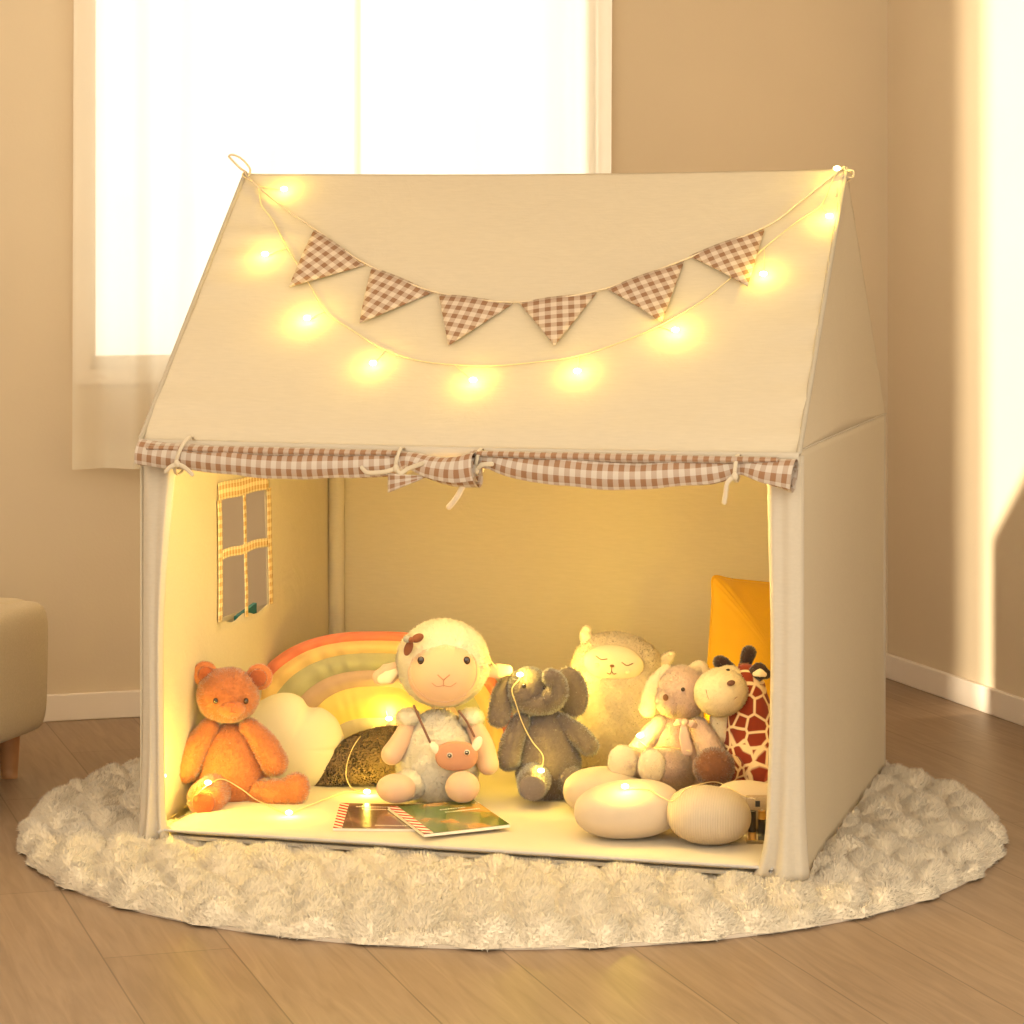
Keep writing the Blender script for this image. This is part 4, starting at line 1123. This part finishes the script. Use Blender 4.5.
# ------------------------------------------------------------------ magazines
def cover_mat(name, base, blob, blob2, sc):
    m, nt, p, out = new_mat(name)
    uv = nt.nodes.new('ShaderNodeUVMap')
    n = nt.nodes.new('ShaderNodeTexNoise'); n.inputs['Scale'].default_value = sc; n.inputs['Detail'].default_value = 3
    lnk(nt, uv.outputs[0], n.inputs['Vector'])
    cr = nt.nodes.new('ShaderNodeValToRGB'); cr.color_ramp.elements[0].color = c4(base); cr.color_ramp.elements[0].position = .48
    cr.color_ramp.elements[1].color = c4(blob); cr.color_ramp.elements[1].position = .58
    e = cr.color_ramp.elements.new(.70); e.color = c4(blob2)
    lnk(nt, n.outputs['Fac'], cr.inputs[0]); lnk(nt, cr.outputs[0], p.inputs['Base Color'])
    p.inputs['Roughness'].default_value = .22; p.inputs['Coat Weight'].default_value = .4
    return m
def stripe_mat(name):
    m, nt, p, out = new_mat(name)
    uv = nt.nodes.new('ShaderNodeUVMap'); sp = nt.nodes.new('ShaderNodeSeparateXYZ'); lnk(nt, uv.outputs[0], sp.inputs[0])
    f = math_node(nt, 'FRACT', math_node(nt, 'ADD', math_node(nt, 'MULTIPLY', sp.outputs[1], 9), math_node(nt, 'MULTIPLY', sp.outputs[0], 6)))
    g_ = math_node(nt, 'GREATER_THAN', f, .5)
    mx = nt.nodes.new('ShaderNodeMix'); mx.data_type = 'RGBA'; mx.inputs['A'].default_value = (.55, .04, .03, 1); mx.inputs['B'].default_value = (.85, .72, .60, 1)
    lnk(nt, g_, mx.inputs['Factor']); lnk(nt, mx.outputs['Result'], p.inputs['Base Color']); p.inputs['Roughness'].default_value = .25
    return m
M['stripes'] = stripe_mat('red_white_stripes')
def magazine(label, quad, z, th, cover, dots, lift=0.0):
    """quad: photo corners far-left, far-right, near-right, near-left (spine along the left side)"""
    zz = ZM + z
    C = [onz(x, y, zz + th) for x, y in quad]
    c0 = sum(C) / 4
    o = thing('magazine', label, 'magazine', (c0[0], c0[1], zz))
    L = [c - np.array([c0[0], c0[1], zz]) for c in C]
    def P(a, b, h):
        q = (L[3] * (1 - a) + L[2] * a) * (1 - b) + (L[0] * (1 - a) + L[1] * a) * b
        return np.array([q[0], q[1], h + lift * a * a * (.3 + .7 * b)])
    n = 12
    def sheet(a0, a1, b0, b1, h):
        V, U = [], []
        for i in range(n + 1):
            for q in range(n + 1):
                a = a0 + (a1 - a0) * i / n; b_ = b0 + (b1 - b0) * q / n; V.append(P(a, b_, h)); U.append((a, b_))
        return V, [f[::-1] for f in grid_faces(n + 1, n + 1)], U
    Vt, Ft, _ = sheet(0, 1, 0, 1, th - .0006); Vb, Fb, _ = sheet(0, 1, 0, 1, .0004)
    m_ = Mesh(); m_.add(Vt, Ft); m_.add(Vb, [f[::-1] for f in Ft])
    N2 = (n + 1) ** 2; rim = [i * (n + 1) for i in range(n + 1)] + [n * (n + 1) + i for i in range(1, n + 1)] + [i * (n + 1) + n for i in range(n - 1, -1, -1)] + [i for i in range(n - 1, 0, -1)]
    m_.F += [(rim[i], rim[(i + 1) % len(rim)], rim[(i + 1) % len(rim)] + N2, rim[i] + N2) for i in range(len(rim))]; m_.MI += [0] * len(rim)
    build('pages', m_, M['paper'], o, smooth=False)
    build('cover', Mesh().add(*sheet(0, 1, 0, 1, th)), cover, o)
    build('spine_stripe', Mesh().add(*sheet(0, .11, 0, 1, th + .0004)), M['stripes'], o)
    for (x0, x1, y) in dots:
        md = Mesh(); k2 = x0
        while k2 < x1:
            w2 = .018; md.add(*[q for q in sheet(k2, min(k2 + w2, x1), y, y + .03, th + .0005)][:2]); k2 += .03
        build('title_print', md, M['paper'], o)
    return o
magazine('thin picture magazine with a dark plum cover and striped spine, lying lowest', [(340, 803), (427, 804.5), (415, 829), (333, 828)], 0, .005,
         cover_mat('plum_cover', (.10, .035, .045), (.30, .12, .10), (.55, .30, .08), 3.0), [(.2, .8, .84), (.3, .62, .74), (.5, .9, .10)])
magazine('glossy green picture magazine with a red and white striped spine, overlapping the other', [(388, 807), (473, 801), (510, 825), (424, 834)], .0056, .006,
         cover_mat('green_cover', (.09, .16, .02), (.45, .24, .04), (.62, .30, .10), 2.4), [(.50, .80, .72), (.52, .92, .62)], lift=.004)

# teal and olive picture books standing in the outer pocket of the tent
for nm, lb, v0, v1, z1, mt, tl in (('book', 'teal picture book poking up behind the tent window ledge', .50, .604, .339, M['teal'], .014), ('book', 'olive green book corner at the near end of the tent window ledge', .358, .40, .342, M['green'], -.010)):
    V, F = box((-.018, v0, .11), (-.010, v1, z1)); V = np.array(V, float)
    V[:, 2] += np.where(V[:, 2] > .2, (V[:, 1] - (v0 + v1) / 2) / (v1 - v0) * tl, 0)
    o = thing(nm, lb, 'book', tuple(t2w((0, 0, 0))), -TA)
    build('cover', Mesh().add(V, F), mt, o, smooth=False)
    build('pages', Mesh().add(*box((-.0165, v0 + .003, .112), (-.0115, v1 + .001, z1 - abs(tl) / 2 - .006))), M['paper'], o, smooth=False)

# ------------------------------------------------------------------ battery box of the inner light string
BXp = onz(757, 843, ZM)
s2 = thing('fairy_lights', 'string of warm fairy lights trailing over the toys inside the tent', 'string lights', (BXp[0], BXp[1], ZM))
cs = boxobj('battery_case', (-.019, -.011, .0), (.019, .012, .082), M['clear'], s2, .003)
M['batt_dark'] = plain('battery_black', (.03, .025, .02), .3, .5); M['batt_gold'] = plain('battery_gold', (.75, .42, .08), .3, .5, .6); M['steel'] = plain('steel', (.6, .58, .55), .3, .5, .8)
for bx, fl in ((-.0085, 1), (.0085, 0)):
    z0, z1 = .006, .056
    zg = (z0, z0 + .014) if fl else (z1 - .014, z1)
    zd = (z0 + .014, z1) if fl else (z0, z1 - .014)
    c_ = build('battery', Mesh().add(*(lambda t_: (t_[0], t_[1] + [tuple(range(20)), tuple(4 * 20 + i for i in range(20))[::-1]]))(sweep([(bx, 0, zd[0]), (bx, 0, zd[1])], .0070, n=20, seg=5, caps=False))), M['batt_dark'], cs)
    build('battery_band', Mesh().add(*(lambda t_: (t_[0], t_[1] + [tuple(range(20)), tuple(4 * 20 + i for i in range(20))[::-1]]))(sweep([(bx, 0, zg[0]), (bx, 0, zg[1])], .0071, n=20, seg=5, caps=False))), M['batt_gold'], c_)
    build('battery_tip', Mesh().add(*ellipsoid((bx, 0, z1 + .001 if fl == 0 else z0 - .001), (.0025, .0025, .002), nu=8, nv=12)), M['steel'], c_)
build('switch', Mesh().add(*box((-.004, -.014, .066), (.004, -.011, .076))), M['batt_dark'], cs, smooth=False)

# wire and bulbs, laid on whatever surface is under them
bpy.context.view_layer.update()
dg = bpy.context.evaluated_depsgraph_get()
inner_roots = {}
def lay(px, py, off=.004, Ymax=6.2):
    d_ = Vector(ray(px, py)).normalized(); o_ = Vector((0, 0, CH)) + d_ * 3.6
    hit, loc, nrm, idx, ob, mtx = S.ray_cast(dg, o_, d_)
    if not hit: return at(px, py, 5.0), np.array([0, -1, 0])
    n_ = -np.array(d_) * .5 + np.array([0, -.2, .6]); n_ /= np.linalg.norm(n_)
    return np.array(loc) + n_ * off - np.array(d_) * .003, n_
root2 = np.array([BXp[0], BXp[1], ZM])
def wire(pts, r_=.0010):
    P = [lay(*q, .003)[0] - root2 for q in pts]
    build('wire', Mesh().add(*sweep(P, r_, n=6, seg=len(pts) * 14)), M['wire'], s2)
wire([(172, 818), (185, 808), (197, 795), (208, 786), (222, 780), (240, 789), (255, 800), (268, 806), (280, 812), (289, 815), (305, 808), (325, 800), (346, 793), (367, 794)])
wire([(367, 794), (352, 789), (346, 775), (350, 755), (360, 738), (374, 728), (385, 726), (388, 720), (386, 712)])
wire([(487, 657), (496, 668), (508, 676), (520, 678), (512, 690), (516, 705), (523, 725), (532, 742), (543, 757), (541, 773)])
wire([(640, 742), (648, 748), (670, 748), (690, 752)])
wire([(625, 789), (648, 790), (660, 797), (671, 802), (678, 798), (686, 790), (700, 785), (716, 783), (730, 789), (742, 796), (755, 800)])
IP = .36
for (x, y, pw) in ((208, 785, 1.0), (289, 815, 1), (367, 794, 1.1), (389, 721, 1), (520, 677, 1.3), (541, 773, .8), (640, 738, 1.3), (625, 789, 1)):
    p_, n_ = lay(x, y, .004)
    bulb(s2, p_ - root2, n_, IP * pw, .0044)
# bulbs tucked out of sight behind the toys and the left post
for (P3, pw) in ((t2w((.024, .045, .10)), 5.0), (t2w((.47, .40, .16)), 1.6), (t2w((.52, .36, .06)), 2.0), (t2w((.62, .55, .215)), 3.6), (t2w((.92, .60, .12)), 2.0)):
    bulb(s2, P3 - root2, (0, -.2, 1), IP * pw, .0044)

# unseen light string added inside the header to brighten the tent interior
s3 = thing('fairy_lights', 'unseen string of fairy lights added above the doorway to brighten the tent interior', 'string lights', tuple(t2w((.6, .05, HE - .02))), -TA)
P = [(x - .6, .006 * math.sin(x * 20), -.012 * abs(math.sin(x * 16)) + .004) for x in np.linspace(.05, 1.15, 40)]
build('wire', Mesh().add(*sweep(P, .0011, n=6, seg=160)), M['wire'], s3)
for x in np.linspace(.26, 1.0, 6): bulb(s3, (x - .6, .01, -.004), (0, .6, -.5), 1.9, .0044, (1.0, .74, .25))
